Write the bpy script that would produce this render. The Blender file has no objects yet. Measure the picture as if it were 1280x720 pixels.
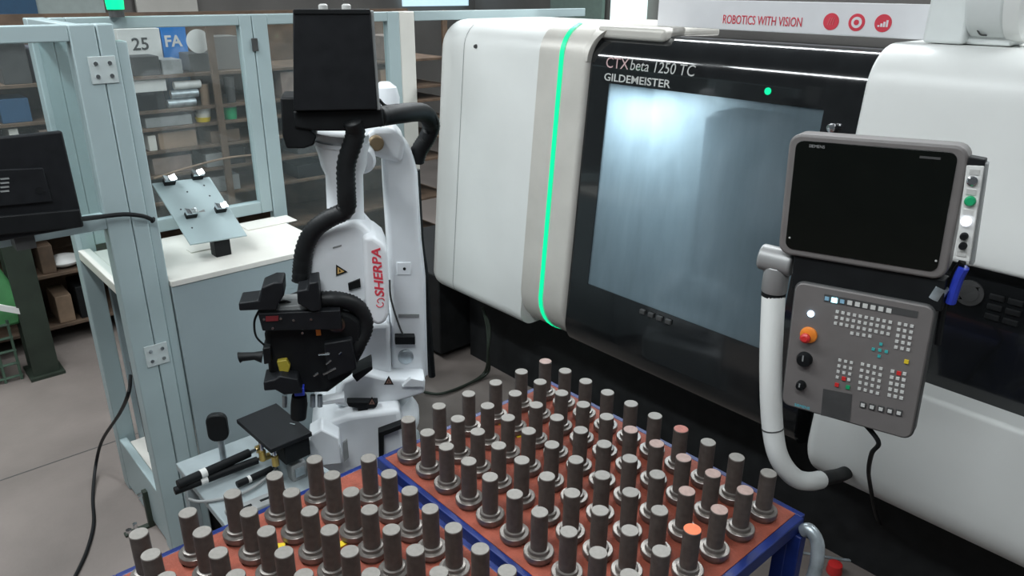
import bpy, bmesh, math, random
from mathutils import Vector, Matrix
random.seed(7)
V = Vector
C = bpy.context.scene.collection
SC = bpy.context.scene

# ------------------------------------------------------------------ camera
CAM = V((1.7392, -1.7268, 2.40))
CR = V((0.6653, 0.7465, 0.0070)); CD = V((0.2818, -0.2424, -0.9284)); CF = V((-0.6913, 0.6196, -0.3716))
CF.normalize(); CR = (CR - CF*CR.dot(CF)).normalized(); CD = CF.cross(CR).normalized()
FPX = 941.9
cd = bpy.data.cameras.new('camera'); cam = bpy.data.objects.new('camera', cd); C.objects.link(cam)
cd.sensor_width = 36; cd.lens = FPX/1280*36; cd.clip_start = .02; cd.clip_end = 100
m = Matrix.Identity(4)
for i in range(3):
    m[i][0] = CR[i]; m[i][1] = -CD[i]; m[i][2] = -CF[i]; m[i][3] = CAM[i]
cam.matrix_world = m
SC.camera = cam

# ------------------------------------------------------------------ world, exposure, lamps
SC.view_settings.view_transform = 'Standard'; SC.view_settings.look = 'None'
SC.view_settings.gamma = 1; SC.view_settings.use_curve_mapping = False
SC.view_settings.exposure = 0.12
w = bpy.data.worlds.new('hall_air'); SC.world = w; w.use_nodes = True
w.node_tree.nodes['Background'].inputs[0].default_value = (.78, .88, .93, 1)
w.node_tree.nodes['Background'].inputs[1].default_value = .10

LAMP_W = 92                            # the same fitting everywhere: two regular rows under the hall roof, all outside the picture
LAMPS = [(x, y, 4.5, 2.4, 'x', LAMP_W) for y in (-2.1, 2.7) for x in (-4.2, -1.3, 1.6)]

# ------------------------------------------------------------------ pixel -> point helpers (1280x720 frame)
def ray(u, v):
    return (CF + CR*((u-640)/FPX) + CD*((v-360)/FPX))
def PX(u, v, x): d = ray(u, v); return CAM + d*((x-CAM.x)/d.x)
def PY(u, v, y): d = ray(u, v); return CAM + d*((y-CAM.y)/d.y)
def PZ(u, v, z): d = ray(u, v); return CAM + d*((z-CAM.z)/d.z)
def PP(u, v, o, n): d = ray(u, v); return CAM + d*((o-CAM).dot(n)/d.dot(n))

# ------------------------------------------------------------------ materials
MATS = {}
def mat(name, col, rough=.5, metal=0., var=.06, scale=14., bump=0., bscale=60., emit=None, es=0., spec=.5, coat=0., rvar=.08):
    if name in MATS: return MATS[name]
    m = bpy.data.materials.new(name); m.use_nodes = True
    nt = m.node_tree; b = nt.nodes['Principled BSDF']
    b.inputs['Roughness'].default_value = rough; b.inputs['Metallic'].default_value = metal
    b.inputs['Specular IOR Level'].default_value = spec
    b.inputs['Coat Weight'].default_value = coat; b.inputs['Coat Roughness'].default_value = .05
    tc = nt.nodes.new('ShaderNodeTexCoord')
    n = nt.nodes.new('ShaderNodeTexNoise'); n.inputs['Scale'].default_value = scale; n.inputs['Detail'].default_value = 5
    nt.links.new(tc.outputs['Object'], n.inputs['Vector'])
    r = nt.nodes.new('ShaderNodeValToRGB')
    r.color_ramp.elements[0].position = .3; r.color_ramp.elements[1].position = .7
    r.color_ramp.elements[0].color = tuple(c*(1-var) for c in col)+(1,)
    r.color_ramp.elements[1].color = tuple(min(1, c*(1+var)) for c in col)+(1,)
    nt.links.new(n.outputs['Fac'], r.inputs['Fac']); nt.links.new(r.outputs['Color'], b.inputs['Base Color'])
    mr = nt.nodes.new('ShaderNodeMapRange'); mr.inputs[3].default_value = max(.01, rough-rvar); mr.inputs[4].default_value = min(1, rough+rvar)
    nt.links.new(n.outputs['Fac'], mr.inputs[0]); nt.links.new(mr.outputs[0], b.inputs['Roughness'])
    if bump:
        n2 = nt.nodes.new('ShaderNodeTexNoise'); n2.inputs['Scale'].default_value = bscale; n2.inputs['Detail'].default_value = 4
        nt.links.new(tc.outputs['Object'], n2.inputs['Vector'])
        bp = nt.nodes.new('ShaderNodeBump'); bp.inputs['Strength'].default_value = bump; bp.inputs['Distance'].default_value = .01
        nt.links.new(n2.outputs['Fac'], bp.inputs['Height']); nt.links.new(bp.outputs['Normal'], b.inputs['Normal'])
    if emit:
        b.inputs['Emission Color'].default_value = emit+(1,); b.inputs['Emission Strength'].default_value = es
    MATS[name] = m
    return m
def clear_pane(name, tint, fac, rough=.05, haze=(.6, .65, .66), hz=.1):
    m = bpy.data.materials.new(name); m.use_nodes = True; nt = m.node_tree
    out = nt.nodes['Material Output']; nt.nodes.remove(nt.nodes['Principled BSDF'])
    t = nt.nodes.new('ShaderNodeBsdfTransparent'); t.inputs[0].default_value = tint+(1,)
    g = nt.nodes.new('ShaderNodeBsdfGlossy'); g.inputs['Roughness'].default_value = rough
    d = nt.nodes.new('ShaderNodeBsdfDiffuse'); d.inputs[0].default_value = haze+(1,)
    a = nt.nodes.new('ShaderNodeMixShader'); a.inputs[0].default_value = fac
    b = nt.nodes.new('ShaderNodeMixShader')
    n = nt.nodes.new('ShaderNodeTexNoise'); n.inputs['Scale'].default_value = 5; n.inputs['Detail'].default_value = 6
    tc = nt.nodes.new('ShaderNodeTexCoord'); nt.links.new(tc.outputs['Object'], n.inputs['Vector'])
    mr = nt.nodes.new('ShaderNodeMapRange'); mr.inputs[3].default_value = hz*.5; mr.inputs[4].default_value = hz*1.5
    nt.links.new(n.outputs['Fac'], mr.inputs[0]); nt.links.new(mr.outputs[0], b.inputs[0])
    nt.links.new(t.outputs[0], a.inputs[1]); nt.links.new(g.outputs[0], a.inputs[2])
    nt.links.new(a.outputs[0], b.inputs[1]); nt.links.new(d.outputs[0], b.inputs[2])
    nt.links.new(b.outputs[0], out.inputs[0])
    MATS[name] = m
    return m

M_white = mat('machine_white', (.80, .81, .79), .38, var=.03, scale=3)
M_silver = mat('brushed_silver', (.66, .63, .58), .4, .15, var=.05, scale=6)
M_gloss = mat('gloss_black', (.010, .011, .012), .12, coat=.6, var=.2, rvar=.04)
M_black = mat('matt_black', (.007, .008, .009), .55, var=.2, scale=20, spec=.25)
M_skirt = mat('skirt_black', (.014, .015, .016), .6, var=.3, spec=.25)
M_dark = mat('dark_plastic', (.010, .011, .013), .5, var=.15, scale=30, spec=.25)
M_rubber = mat('hose_rubber', (.009, .010, .011), .5, var=.2, scale=40, spec=.35)
M_frame = mat('cell_frame_grey', (.375, .465, .48), .45, var=.04, scale=5)
M_plate = mat('plate_grey', (.52, .58, .58), .4, var=.04)
M_stand = mat('stand_grey', (.30, .345, .36), .45, var=.08)
M_panel = mat('cell_panel_grey', (.30, .365, .385), .5, var=.04, scale=4)
M_tabletop = mat('tabletop_cream', (.72, .70, .65), .35, var=.06, scale=4)
M_robot = mat('robot_white', (.82, .85, .88), .35, var=.04, scale=6)
M_steel = mat('turned_steel', (.112, .094, .085), .5, .45, var=.18, scale=45, bump=.15, bscale=160)
M_steelb = mat('turned_steel_collar', (.22, .20, .185), .36, .75, var=.15, scale=45)
M_tray = mat('tray_orange', (.27, .062, .036), .7, var=.28, scale=16, bump=.3, bscale=120)
M_blue = mat('cart_blue', (.006, .020, .135), .4, var=.2, scale=12)
M_galv = mat('galvanised', (.42, .47, .50), .4, .7, var=.3, scale=22)
M_bezel = mat('console_grey', (.165, .152, .148), .45, var=.05, scale=20)
M_joint = mat('joint_grey', (.34, .34, .34), .4, .3)
M_key = mat('key_white', (.62, .62, .60), .5)
M_screen = mat('screen_off', (.003, .004, .003), .18, var=.1, spec=.35)
M_red = mat('signal_red', (.62, .03, .03), .4)
M_orange = mat('signal_orange', (.85, .25, .03), .45)
M_yellow = mat('signal_yellow', (.75, .55, .03), .5)
M_green = mat('signal_green', (.01, .35, .14), .4)
M_teal = mat('key_teal', (.05, .42, .42), .5)
M_bluep = mat('clip_blue', (.03, .06, .55), .4)
M_chrome = mat('chrome', (.75, .76, .78), .15, 1., var=.05)
M_brass = mat('brass', (.55, .38, .12), .3, .9)
M_led = mat('led_green', (.0, .12, .06), .4, emit=(.0, .80, .33), es=1.1)
M_ledb = mat('led_bluewhite', (.6, .8, 1.), .4, emit=(.55, .78, 1.), es=4.)
M_ledc = mat('led_cyanwhite', (.5, .9, 1.), .4, emit=(.35, .85, 1.), es=4.)
M_ledw = mat('led_white', (.8, .8, .9), .4, emit=(.85, .9, 1.), es=1.6)
M_beacon = mat('beacon_green', (.0, .12, .06), .4, emit=(.0, .80, .26), es=1.6)
M_letter = mat('letter_silver', (.62, .62, .60), .4, .2)
M_letterp = mat('letter_pink', (.62, .42, .42), .45)
M_letred = mat('letter_red', (.70, .05, .08), .5)
M_sign = mat('sign_white', (.78, .78, .80), .5, var=.02)
M_inner = mat('lathe_interior', (.13, .17, .20), .45, var=.15, scale=5)
M_paper = mat('paper_white', (.70, .70, .68), .7)
M_brown = mat('wood_brown', (.115, .075, .05), .75, var=.35, scale=9)
M_cardb = mat('cardboard', (.25, .17, .115), .8, var=.2, scale=9)
M_dkgreen = mat('column_green', (.022, .032, .022), .6, var=.25, scale=7)
M_crate = mat('crate_green', (.10, .34, .13), .5, var=.15)
M_crate2 = mat('wire_green', (.07, .12, .085), .5, var=.2)
M_grey = mat('mid_grey', (.26, .27, .27), .5, var=.15)
M_dkgrey = mat('dark_grey', (.06, .06, .06), .55, var=.2)
M_pipe = mat('duct_white', (.74, .77, .76), .4, var=.03)
M_pane = clear_pane('cell_pane', (.93, .96, .96), .04, .04, (.55, .60, .60), .05)
M_lathepane = None

# ------------------------------------------------------------------ mesh builder
def frame(o, r, u):                    # right, up -> matrix with normal toward r x u
    r = r.normalized(); n = r.cross(u).normalized(); u = n.cross(r).normalized()
    m = Matrix.Identity(4)
    for i in range(3):
        m[i][0] = r[i]; m[i][1] = u[i]; m[i][2] = n[i]; m[i][3] = o[i]
    return m
class MB:
    def __init__(s): s.bm = bmesh.new()
    def quadbox(s, P8):
        v = [s.bm.verts.new(p) for p in P8]
        for f in ((0, 3, 2, 1), (4, 5, 6, 7), (0, 1, 5, 4), (1, 2, 6, 5), (2, 3, 7, 6), (3, 0, 4, 7)):
            s.bm.faces.new([v[i] for i in f])
        return s
    def box(s, lo, hi, M=None):
        x0, y0, z0 = lo; x1, y1, z1 = hi
        P = [V(p) for p in ((x0, y0, z0), (x1, y0, z0), (x1, y1, z0), (x0, y1, z0), (x0, y0, z1), (x1, y0, z1), (x1, y1, z1), (x0, y1, z1))]
        if M: P = [M @ p for p in P]
        return s.quadbox(P)
    def prism(s, pts, ext):            # pts: planar loop of 3D points, ext: extrude vector
        ext = V(ext); a = [s.bm.verts.new(p) for p in pts]; b = [s.bm.verts.new(V(p)+ext) for p in pts]
        n = len(pts)
        fs = [s.bm.faces.new(a), s.bm.faces.new(b[::-1])]
        for i in range(n): fs.append(s.bm.faces.new([a[i], b[i], b[(i+1) % n], a[(i+1) % n]]))
        return s
    def tube(s, path, r, n=10, cap=True, flat=1.):
        path = [V(p) for p in path]; R = r if isinstance(r, (list, tuple)) else [r]*len(path)
        rings = []; ref = None
        for i, p in enumerate(path):
            t = (path[min(i+1, len(path)-1)] - path[max(i-1, 0)]).normalized()
            if ref is None: ref = t.orthogonal().normalized()
            ref = (ref - t*ref.dot(t)).normalized(); b = t.cross(ref)
            rings.append([s.bm.verts.new(p + (ref*math.cos(2*math.pi*k/n) + b*math.sin(2*math.pi*k/n)*flat)*R[i]) for k in range(n)])
        for a, b in zip(rings, rings[1:]):
            for k in range(n): s.bm.faces.new([a[k], a[(k+1) % n], b[(k+1) % n], b[k]])
        if cap: s.bm.faces.new(rings[0][::-1]); s.bm.faces.new(rings[-1])
        return s
    def cyl(s, a, b, r0, r1=None, n=20): return s.tube([a, b], [r0, r0 if r1 is None else r1], n)
    def lathe(s, prof, o, ax=(0, 0, 1), n=24):
        ax = V(ax).normalized(); o = V(o)
        return s.tube([o+ax*z for r, z in prof], [r for r, z in prof], n)
    def bar(s, a, b, w, h, up=(0, 0, 1)):
        a = V(a); b = V(b); t = (b-a).normalized(); x = t.cross(V(up)).normalized()*w/2; y = x.cross(t).normalized()*h/2
        P = [a-x-y, a+x-y, a+x+y, a-x+y, b-x-y, b+x-y, b+x+y, b-x+y]
        return s.quadbox(P)
    def sphere(s, c, r, n=14):
        bmesh.ops.create_uvsphere(s.bm, u_segments=n, v_segments=n//2+2, radius=r, matrix=Matrix.Translation(c)); return s
    def grid(s, rows):                 # rows: list of lists of points
        vv = [[s.bm.verts.new(p) for p in r] for r in rows]
        for a, b in zip(vv, vv[1:]):
            for k in range(len(a)-1): s.bm.faces.new([a[k], a[k+1], b[k+1], b[k]])
        return vv
    def build(s, name, mt, parent=None, bevel=0., seg=2, smooth=True, ang=35):
        me = bpy.data.meshes.new(name); bm = s.bm
        bmesh.ops.recalc_face_normals(bm, faces=bm.faces)
        org = ORG.get(parent.name, V((0, 0, 0))) if parent else None
        if org is None:
            xs = [v.co for v in bm.verts]
            org = V((sum(p.x for p in xs)/len(xs), sum(p.y for p in xs)/len(xs), min(p.z for p in xs)))
        bm.transform(Matrix.Translation(-org)); bm.to_mesh(me); bm.free()
        o = bpy.data.objects.new(name, me); C.objects.link(o)
        if isinstance(mt, (list, tuple)):
            for q in mt: me.materials.append(q)
        else: me.materials.append(mt)
        if parent: o.parent = parent
        else: o.location = org
        ORG[o.name] = org
        if smooth:
            me.shade_smooth(); me.set_sharp_from_angle(angle=math.radians(ang))
        if bevel:
            b = o.modifiers.new('bevel', 'BEVEL'); b.width = bevel; b.segments = seg; b.limit_method = 'ANGLE'; b.angle_limit = math.radians(40); b.harden_normals = False
        return o
ORG = {}
def tag(o, label, cat, group=None):
    o['label'] = label; o['category'] = cat
    if group: o['group'] = group
    return o
def thing(name, label, cat, loc, group=None):
    o = bpy.data.objects.new(name, None); C.objects.link(o); o.location = loc; o.empty_display_size = .1
    ORG[o.name] = V(loc); return tag(o, label, cat, group)
def struct(o): o['kind'] = 'structure'; return o
def copy_tree(o, loc, label=None, group=None):
    c = o.copy(); C.objects.link(c); c.location = loc
    if label: c['label'] = label
    if group: c['group'] = group
    for ch in o.children:
        d = ch.copy(); C.objects.link(d); d.parent = c
        for g in ch.children:
            e = g.copy(); C.objects.link(e); e.parent = d
    return c
def smooth_path(pts, n=8):             # Catmull-Rom
    pts = [V(p) for p in pts]; out = []
    for i in range(len(pts)-1):
        p0 = pts[max(i-1, 0)]; p1 = pts[i]; p2 = pts[i+1]; p3 = pts[min(i+2, len(pts)-1)]
        for k in range(n):
            t = k/n
            out.append(.5*((2*p1)+(-p0+p2)*t+(2*p0-5*p1+4*p2-p3)*t*t+(-p0+3*p1-3*p2+p3)*t**3))
    out.append(pts[-1]); return out
def corrugated(pts, r, pitch=.010, amp=.0017, n=12):
    p = smooth_path(pts, 24); L = 0; res = [p[0]]
    for a, b in zip(p, p[1:]):
        L += (b-a).length
        if L >= pitch/2: res.append(b); L = 0
    return MB().tube(res, [r + (amp if i % 2 else -amp) for i in range(len(res))], n)
def text(name, body, M, size, mt, parent, ext=.0006, align='LEFT', sx=1., shear=0., bold=0.):
    cu = bpy.data.curves.new(name, 'FONT'); cu.body = body; cu.size = size; cu.extrude = ext; cu.align_x = align; cu.shear = shear
    cu.resolution_u = 3
    cu.offset = bold
    t = bpy.data.objects.new(name+'_curve', cu); C.objects.link(t)
    dg = bpy.context.evaluated_depsgraph_get(); me = bpy.data.meshes.new_from_object(t.evaluated_get(dg))
    bpy.data.objects.remove(t); bpy.data.curves.remove(cu)
    me.transform(M @ Matrix.Diagonal((sx, 1, 1, 1)))
    org = ORG[parent.name]; me.transform(Matrix.Translation(-org))
    me.materials.clear(); me.materials.append(mt)
    o = bpy.data.objects.new(name, me); C.objects.link(o); o.parent = parent; ORG[o.name] = org
    return o
def rrect(w, h, r, n=5):
    out = []
    for cx, cy, a0 in ((w/2-r, h/2-r, 0), (-w/2+r, h/2-r, 90), (-w/2+r, -h/2+r, 180), (w/2-r, -h/2+r, 270)):
        for k in range(n+1):
            a = math.radians(a0+90*k/n); out.append((cx+r*math.cos(a), cy+r*math.sin(a)))
    return out

# ================================================================== THE SETTING
def floor_mat():
    m = mat('concrete_floor', (.20, .17, .155), .55, var=.22, scale=1.6, bump=.12, bscale=40)
    return m
struct(MB().box((-9, -6, -.1), (5, 7, 0)).build('floor', floor_mat(), smooth=False))
M_wall = mat('hall_wall', (.20, .19, .18), .8, var=.2, scale=.8)
struct(MB().box((-9.2, -6, 0), (-9, 7, 5)).build('wall_back', M_wall, smooth=False))
struct(MB().box((-9, 7, 0), (5, 7.2, 5)).build('wall_right', M_wall, smooth=False))
# expansion joints in the slab
struct(MB().bar((-2.45, -4.5, .0005), (-2.45, .1, .0005), .008, .001).build('trim_1', M_dkgrey, smooth=False))

M_lamp = mat('tube_light', (.9, .95, 1.), .4, emit=(.86, .95, 1.), es=9.)
for (x, y, z, L, ax, pw) in LAMPS:
    t = thing('ceiling_lamp_offscreen', 'long white fluorescent ceiling lamp fitting high above the workshop', 'lamp', (x, y, z), 'fluorescent fittings under the roof')
    dx, dy = (L/2, .14) if ax == 'x' else (.14, L/2)
    MB().box((x-dx, y-dy, z+.03), (x+dx, y+dy, z+.10)).build('housing', M_paper, t)
    for sgn in (-1, 1):
        if ax == 'y': a, b = (x+sgn*.07, y-L/2+.04, z), (x+sgn*.07, y+L/2-.04, z)
        else: a, b = (x-L/2+.04, y+sgn*.07, z), (x+L/2-.04, y+sgn*.07, z)
        MB().cyl(a, b, .02, n=10).build('tube_offscreen', M_lamp, t)
    for sgn in (-1, 1):
        MB().cyl((x, y+sgn*.8, z+.1), (x, y+sgn*.8, 5.2), .006, n=6).build('hanger', M_grey, t)
    ld = bpy.data.lights.new('ceiling_lamp_light_offscreen', 'AREA'); ld.shape = 'RECTANGLE'; ld.size = 2*dx; ld.size_y = 2*dy; ld.energy = pw; ld.color = (.93, .98, 1.)
    lo = bpy.data.objects.new('ceiling_lamp_light_offscreen', ld); C.objects.link(lo); lo.location = (0, 0, -.03); lo.parent = t

# ================================================================== CNC LATHE
YB, SL = .90, .085                     # front face leans back
def prof(inset=0., z0=.62, z1=2.225, rt=.16, rb=.10, yoff=0., back=1.75, n=8, z_from=None):
    """front profile (y,z) from the rear of the roof to the rear of the underside"""
    def yf(z): return YB + SL*(z-.9) + inset + yoff
    zt = z1-inset; zb = z0+inset; rt = max(rt-inset*.5, .01); rb = max(rb-inset*.5, .01)
    P = [(back, zt+.0)]
    for k in range(n+1):
        a = math.radians(90 + 90*k/n); P.append((yf(zt-rt)+rt+rt*math.cos(a), zt-rt+rt*math.sin(a)))
    for k in range(1, 5): z = zt-rt-(zt-rt-zb-rb)*k/5; P.append((yf(z), z))
    for k in range(n+1):
        a = math.radians(180+90*k/n); P.append((yf(zb+rb)+rb+rb*math.cos(a), zb+rb+rb*math.sin(a)))
    P.append((back, zb)); return P
def extr(mb, x0, x1, kw, r0=0., r1=0., n=6):
    rows = []
    st = []
    for k in range(n+1 if r0 else 1):
        a = math.radians(90*k/n) if r0 else 0
        st.append((x0 + r0*(1-math.sin(a)), r0*(1-math.cos(a))) if r0 else (x0, 0))
    if r0: st = [(x0 + r0*(1-math.cos(math.radians(90*k/n))), r0*(1-math.sin(math.radians(90*k/n)))) for k in range(n+1)]
    else: st = [(x0, 0.)]
    if r1: st += [(x1 - r1*(1-math.cos(math.radians(90-90*k/n))), r1*(1-math.sin(math.radians(90-90*k/n)))) for k in range(n+1)]
    else: st.append((x1, 0.))
    for x, ins in st: rows.append([V((x, y, z)) for y, z in prof(inset=ins, **kw)])
    vv = mb.grid(rows)
    mb.bm.faces.new(vv[0]); mb.bm.faces.new(vv[-1][::-1])
    for a, b in zip(vv, vv[1:]): mb.bm.faces.new([a[0], b[0], b[-1], a[-1]])
    return mb
lathe = thing('cnc_lathe', 'large white and black CNC lathe with hazy door window and green light strip', 'machine', (0, 1.6, 0))
XL, XS0, XS1, XD, XRr = -2.0, -1.10, -.775, .535, 2.4
extr(MB(), XL, XS0, dict(rb=.09), r0=.12).build('left_cover', M_white, lathe, ang=50)
extr(MB(), XS0, XS1, dict(yoff=-.012, z1=2.237, z0=.61, rb=.24), r1=.03, n=4).build('silver_band', M_silver, lathe, ang=50)
# green strip following the band
kw = dict(yoff=-.015, z1=2.240, z0=.607, rb=.24)
pr = prof(**kw)[2:-1]
mb = MB(); mb.grid([[V((-.956+dx, y, z)) for y, z in pr] for dx in (0, .03)]); mb.build('led_strip', M_led, lathe)
# rounded corner of the frame above the door
pf_ = [q for q in prof(yoff=-.010, z1=2.235, n=16) if q[1] > 2.02]
pf_ = pf_[1:]; Ls = [0]
for a_, b_ in zip(pf_[::-1], pf_[::-1][1:]): Ls.append(Ls[-1]+math.hypot(b_[0]-a_[0], b_[1]-a_[1]))
rows = []
for (y_, z_), l_ in zip(pf_[::-1], Ls):
    t_ = l_/Ls[-1]; xe = XS1-.035+.035+.17*(1-math.sqrt(max(0, 1-t_*t_)))
    rows.append([V((XS1-.04, y_, z_)), V((XS1-.04+(xe-XS1+.04)*.5, y_, z_)), V((xe, y_, z_)), V((xe, y_+.03, z_-.005))])
mb = MB(); mb.grid(rows); mb.build('corner_fillet', M_silver, lathe, ang=50)
# roof lip of the silver frame running to the right
mb = MB(); mb.box((XS1-.02, 1.07, 2.175), (-.40, 1.5, 2.235)); mb.build('roof_lip', M_silver, lathe, bevel=.02, seg=3)
# door
WX0, WX1, WZ0, WZ1 = -.650, .400, 1.005, 1.985
def yface(z, off=0.): return YB+SL*(z-.9)+off
D = .018
dk = dict(yoff=D, z1=2.205, rt=.16, z0=.60, rb=.16)
mb = MB()
extr(mb, XS1, WX0, dk); extr(mb, WX1, XD, dk)
P = prof(**dk)
top = [p for p in P if p[1] >= WZ1]; top.append((yface(WZ1, D), WZ1)); top.append((1.5, WZ1))
mb.prism([V((WX0, y, z)) for y, z in top], (WX1-WX0, 0, 0))
bot = [(1.5, WZ0), (yface(WZ0, D), WZ0)] + [p for p in P if p[1] < WZ0]
mb.prism([V((WX0, y, z)) for y, z in bot], (WX1-WX0, 0, 0))
door = mb.build('door', M_gloss, lathe, ang=50)
# interior
mb = MB()
mb.quadbox([V(p) for p in ((WX0, 1.52, WZ0-.02), (WX1, 1.52, WZ0-.02), (WX1, 1.54, WZ0-.02), (WX0, 1.54, WZ0-.02), (WX0, 1.52, WZ1+.02), (WX1, 1.52, WZ1+.02), (WX1, 1.54, WZ1+.02), (WX0, 1.54, WZ1+.02))])
mb.build('interior_back', M_inner, lathe)
MB().cyl((WX0, 1.36, 1.50), (WX0+.16, 1.36, 1.50), .14, n=28).build('chuck', M_dkgrey, lathe, bevel=.01)
mb = MB().box((-.20, 1.12, 1.14), (.12, 1.50, 1.90)); mb.build('turret', M_dkgrey, lathe, bevel=.04, seg=3)
# window pane: hazy plastic, wetted by coolant
def lathe_pane():
    m = bpy.data.materials.new('lathe_pane'); m.use_nodes = True; nt = m.node_tree; out = nt.nodes['Material Output']
    nt.nodes.remove(nt.nodes['Principled BSDF'])
    tr = nt.nodes.new('ShaderNodeBsdfTransparent'); tr.inputs[0].default_value = (.80, .90, .95, 1)
    tl = nt.nodes.new('ShaderNodeBsdfTranslucent'); tl.inputs[0].default_value = (.55, .66, .72, 1)
    df = nt.nodes.new('ShaderNodeBsdfDiffuse'); df.inputs[0].default_value = (.36, .44, .48, 1)
    gl = nt.nodes.new('ShaderNodeBsdfGlossy'); gl.inputs['Roughness'].default_value = .12; gl.inputs[0].default_value = (.8, .85, .9, 1)
    tc = nt.nodes.new('ShaderNodeTexCoord'); mp = nt.nodes.new('ShaderNodeMapping'); mp.inputs['Scale'].default_value = (6, 6, 1.2)
    n = nt.nodes.new('ShaderNodeTexNoise'); n.inputs['Scale'].default_value = 2.; n.inputs['Detail'].default_value = 5
    nt.links.new(tc.outputs['Object'], mp.inputs[0]); nt.links.new(mp.outputs[0], n.inputs['Vector'])
    mr = nt.nodes.new('ShaderNodeMapRange'); mr.inputs[1].default_value = .3; mr.inputs[2].default_value = .7; mr.inputs[3].default_value = .30; mr.inputs[4].default_value = .42
    nt.links.new(n.outputs['Fac'], mr.inputs[0])
    a = nt.nodes.new('ShaderNodeMixShader'); nt.links.new(mr.outputs[0], a.inputs[0]); nt.links.new(tr.outputs[0], a.inputs[1]); nt.links.new(tl.outputs[0], a.inputs[2])
    b = nt.nodes.new('ShaderNodeMixShader'); b.inputs[0].default_value = .16; nt.links.new(a.outputs[0], b.inputs[1]); nt.links.new(df.outputs[0], b.inputs[2])
    c = nt.nodes.new('ShaderNodeMixShader'); c.inputs[0].default_value = .06; nt.links.new(b.outputs[0], c.inputs[1]); nt.links.new(gl.outputs[0], c.inputs[2])
    nt.links.new(c.outputs[0], out.inputs[0]); return m
mb = MB(); mb.quadbox([V((x, yface(z, o), z)) for z in (WZ0-.01, WZ1+.01) for x, o in ((WX0-.005, D+.006), (WX1+.005, D+.006), (WX1+.005, D+.014), (WX0-.005, D+.014))])
mb.build('window_pane', lathe_pane(), lathe)
# work lamp inside the machine, upper left
lm = MB().box((WX0+.02, 1.16, WZ1+.002), (WX0+.40, 1.24, WZ1+.03)).build('work_lamp', mat('work_lamp', (.9, .95, 1), .4, emit=(.85, .95, 1.), es=6.), lathe)
ld = bpy.data.lights.new('work_light', 'AREA'); ld.shape = 'RECTANGLE'; ld.size = .36; ld.size_y = .1; ld.energy = 8; ld.color = (.88, .96, 1.)
lo = bpy.data.objects.new('work_light', ld); C.objects.link(lo); lo.location = V((WX0+.21, 1.20, WZ1-.005))-ORG[lathe.name]; lo.parent = lathe
# grip under the window
for k in range(4): MB().box((-.30+.05*k, yface(.975, D)-.012, .962), (-.27+.05*k, yface(.975, D)+.004, .985)).build('latch_rib', M_dkgrey, lathe, bevel=.003)
# green status lamp in the header
g = PY(960, 114, yface(2.03, D)); MB().cyl(g+V((0, .004, 0)), g-V((0, .003, 0)), .014, n=14).build('status_lamp', M_led, lathe)
# lettering
def onface(u, v, off): 
    y = yface(2.0, off)
    for _ in range(6): p = PY(u, v, y); y = yface(p.z, off)
    return PY(u, v, y)
ft = V((0, SL, 1)).normalized()
p = onface(755, 100, D-.001); q = onface(838, 106, D-.001)
text('lettering', 'GILDEMEISTER', frame(p-V((0, .002, 0)), V((1, 0, 0)), ft), .047, M_letter, lathe, sx=1.26, bold=.0007)
LET_G = (p, q)
p = onface(757, 84, D-.001)
text('lettering', 'CTX', frame(p-V((0, .002, 0)), V((1, 0, 0)), ft), .068, M_letterp, lathe)
p2 = onface(785, 87, D-.001)
for wd_, u_ in (('beta', 787), ('1250', 815), ('TC', 848)):
    p2 = onface(u_, 84+(u_-757)*.105, D-.001)
    text('lettering', wd_, frame(p2-V((0, .002, 0)), V((1, 0, 0)), ft), .066, M_letter, lathe, ext=.0004, shear=.12, sx=.95)
# right hand covers
rk = dict(z0=1.55, rb=.02, rt=.16)
extr(MB(), XD, XRr, rk, r0=.02).build('right_cover', M_white, lathe, ang=50)
extr(MB(), XD+.06, XRr, dict(z0=.535, z1=1.07, rt=.02, rb=.16, yoff=-.0), r0=.05).build('lower_cover', M_white, lathe, ang=50)
MB().box((XD, 1.02, 1.04), (XRr, 1.30, 1.57)).build('belt_panel', M_gloss, lathe)
p = PY(1212, 366, 1.02); MB().lathe([(.045, 0), (.045, .006), (.030, .008), (.028, .004)], p, (0, -1, 0)).build('belt_port', M_dkgrey, lathe)
p = PY(1247, 383, 1.02)
mb = MB()
for dx in (0, .055):
    for k in range(3): mb.box((p.x-.03+dx, 1.012, p.z-.05+.035*k), (p.x+.015+dx, 1.021, p.z-.03+.035*k))
mb.build('belt_sockets', M_skirt, lathe, bevel=.003)
# body, skirt
MB().box((XL+.15, 1.35, .62), (XRr, 3.0, 2.17)).build('body', M_grey, lathe)
MB().box((XL+.02, 1.22, .0), (XRr, 3.0, .64)).build('skirt', M_skirt, lathe)
MB().box((XD-.05, 1.05, .60), (XD+.2, 1.3, 1.6)).build('door_post', M_skirt, lathe)
# latch knob on the left cover, small seam lines
p = onface(595, 58, 0); MB().cyl(p, p-V((0, .012, 0)), .012, .008, n=12).build('cover_lock', M_dkgrey, lathe)
mb = MB(); mb.grid([[V((-1.72+dx, y-.0015, z+.0008)) for y, z in prof(rb=.09)[3:-3]] for dx in (0, .004)]); mb.build('cover_seam', M_grey, lathe)
p = onface(1044, 159, D); MB().lathe([(.012, 0), (.018, .02), (.016, .035), (.004, .04)], p, (0, -1, 0)).build('door_knob', M_chrome, lathe)
# roof rail
MB().box((-.42, 1.12, 2.165), (XRr, 1.5, 2.20)).build('roof_rail', M_dkgrey, lathe, bevel=.004)

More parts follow.
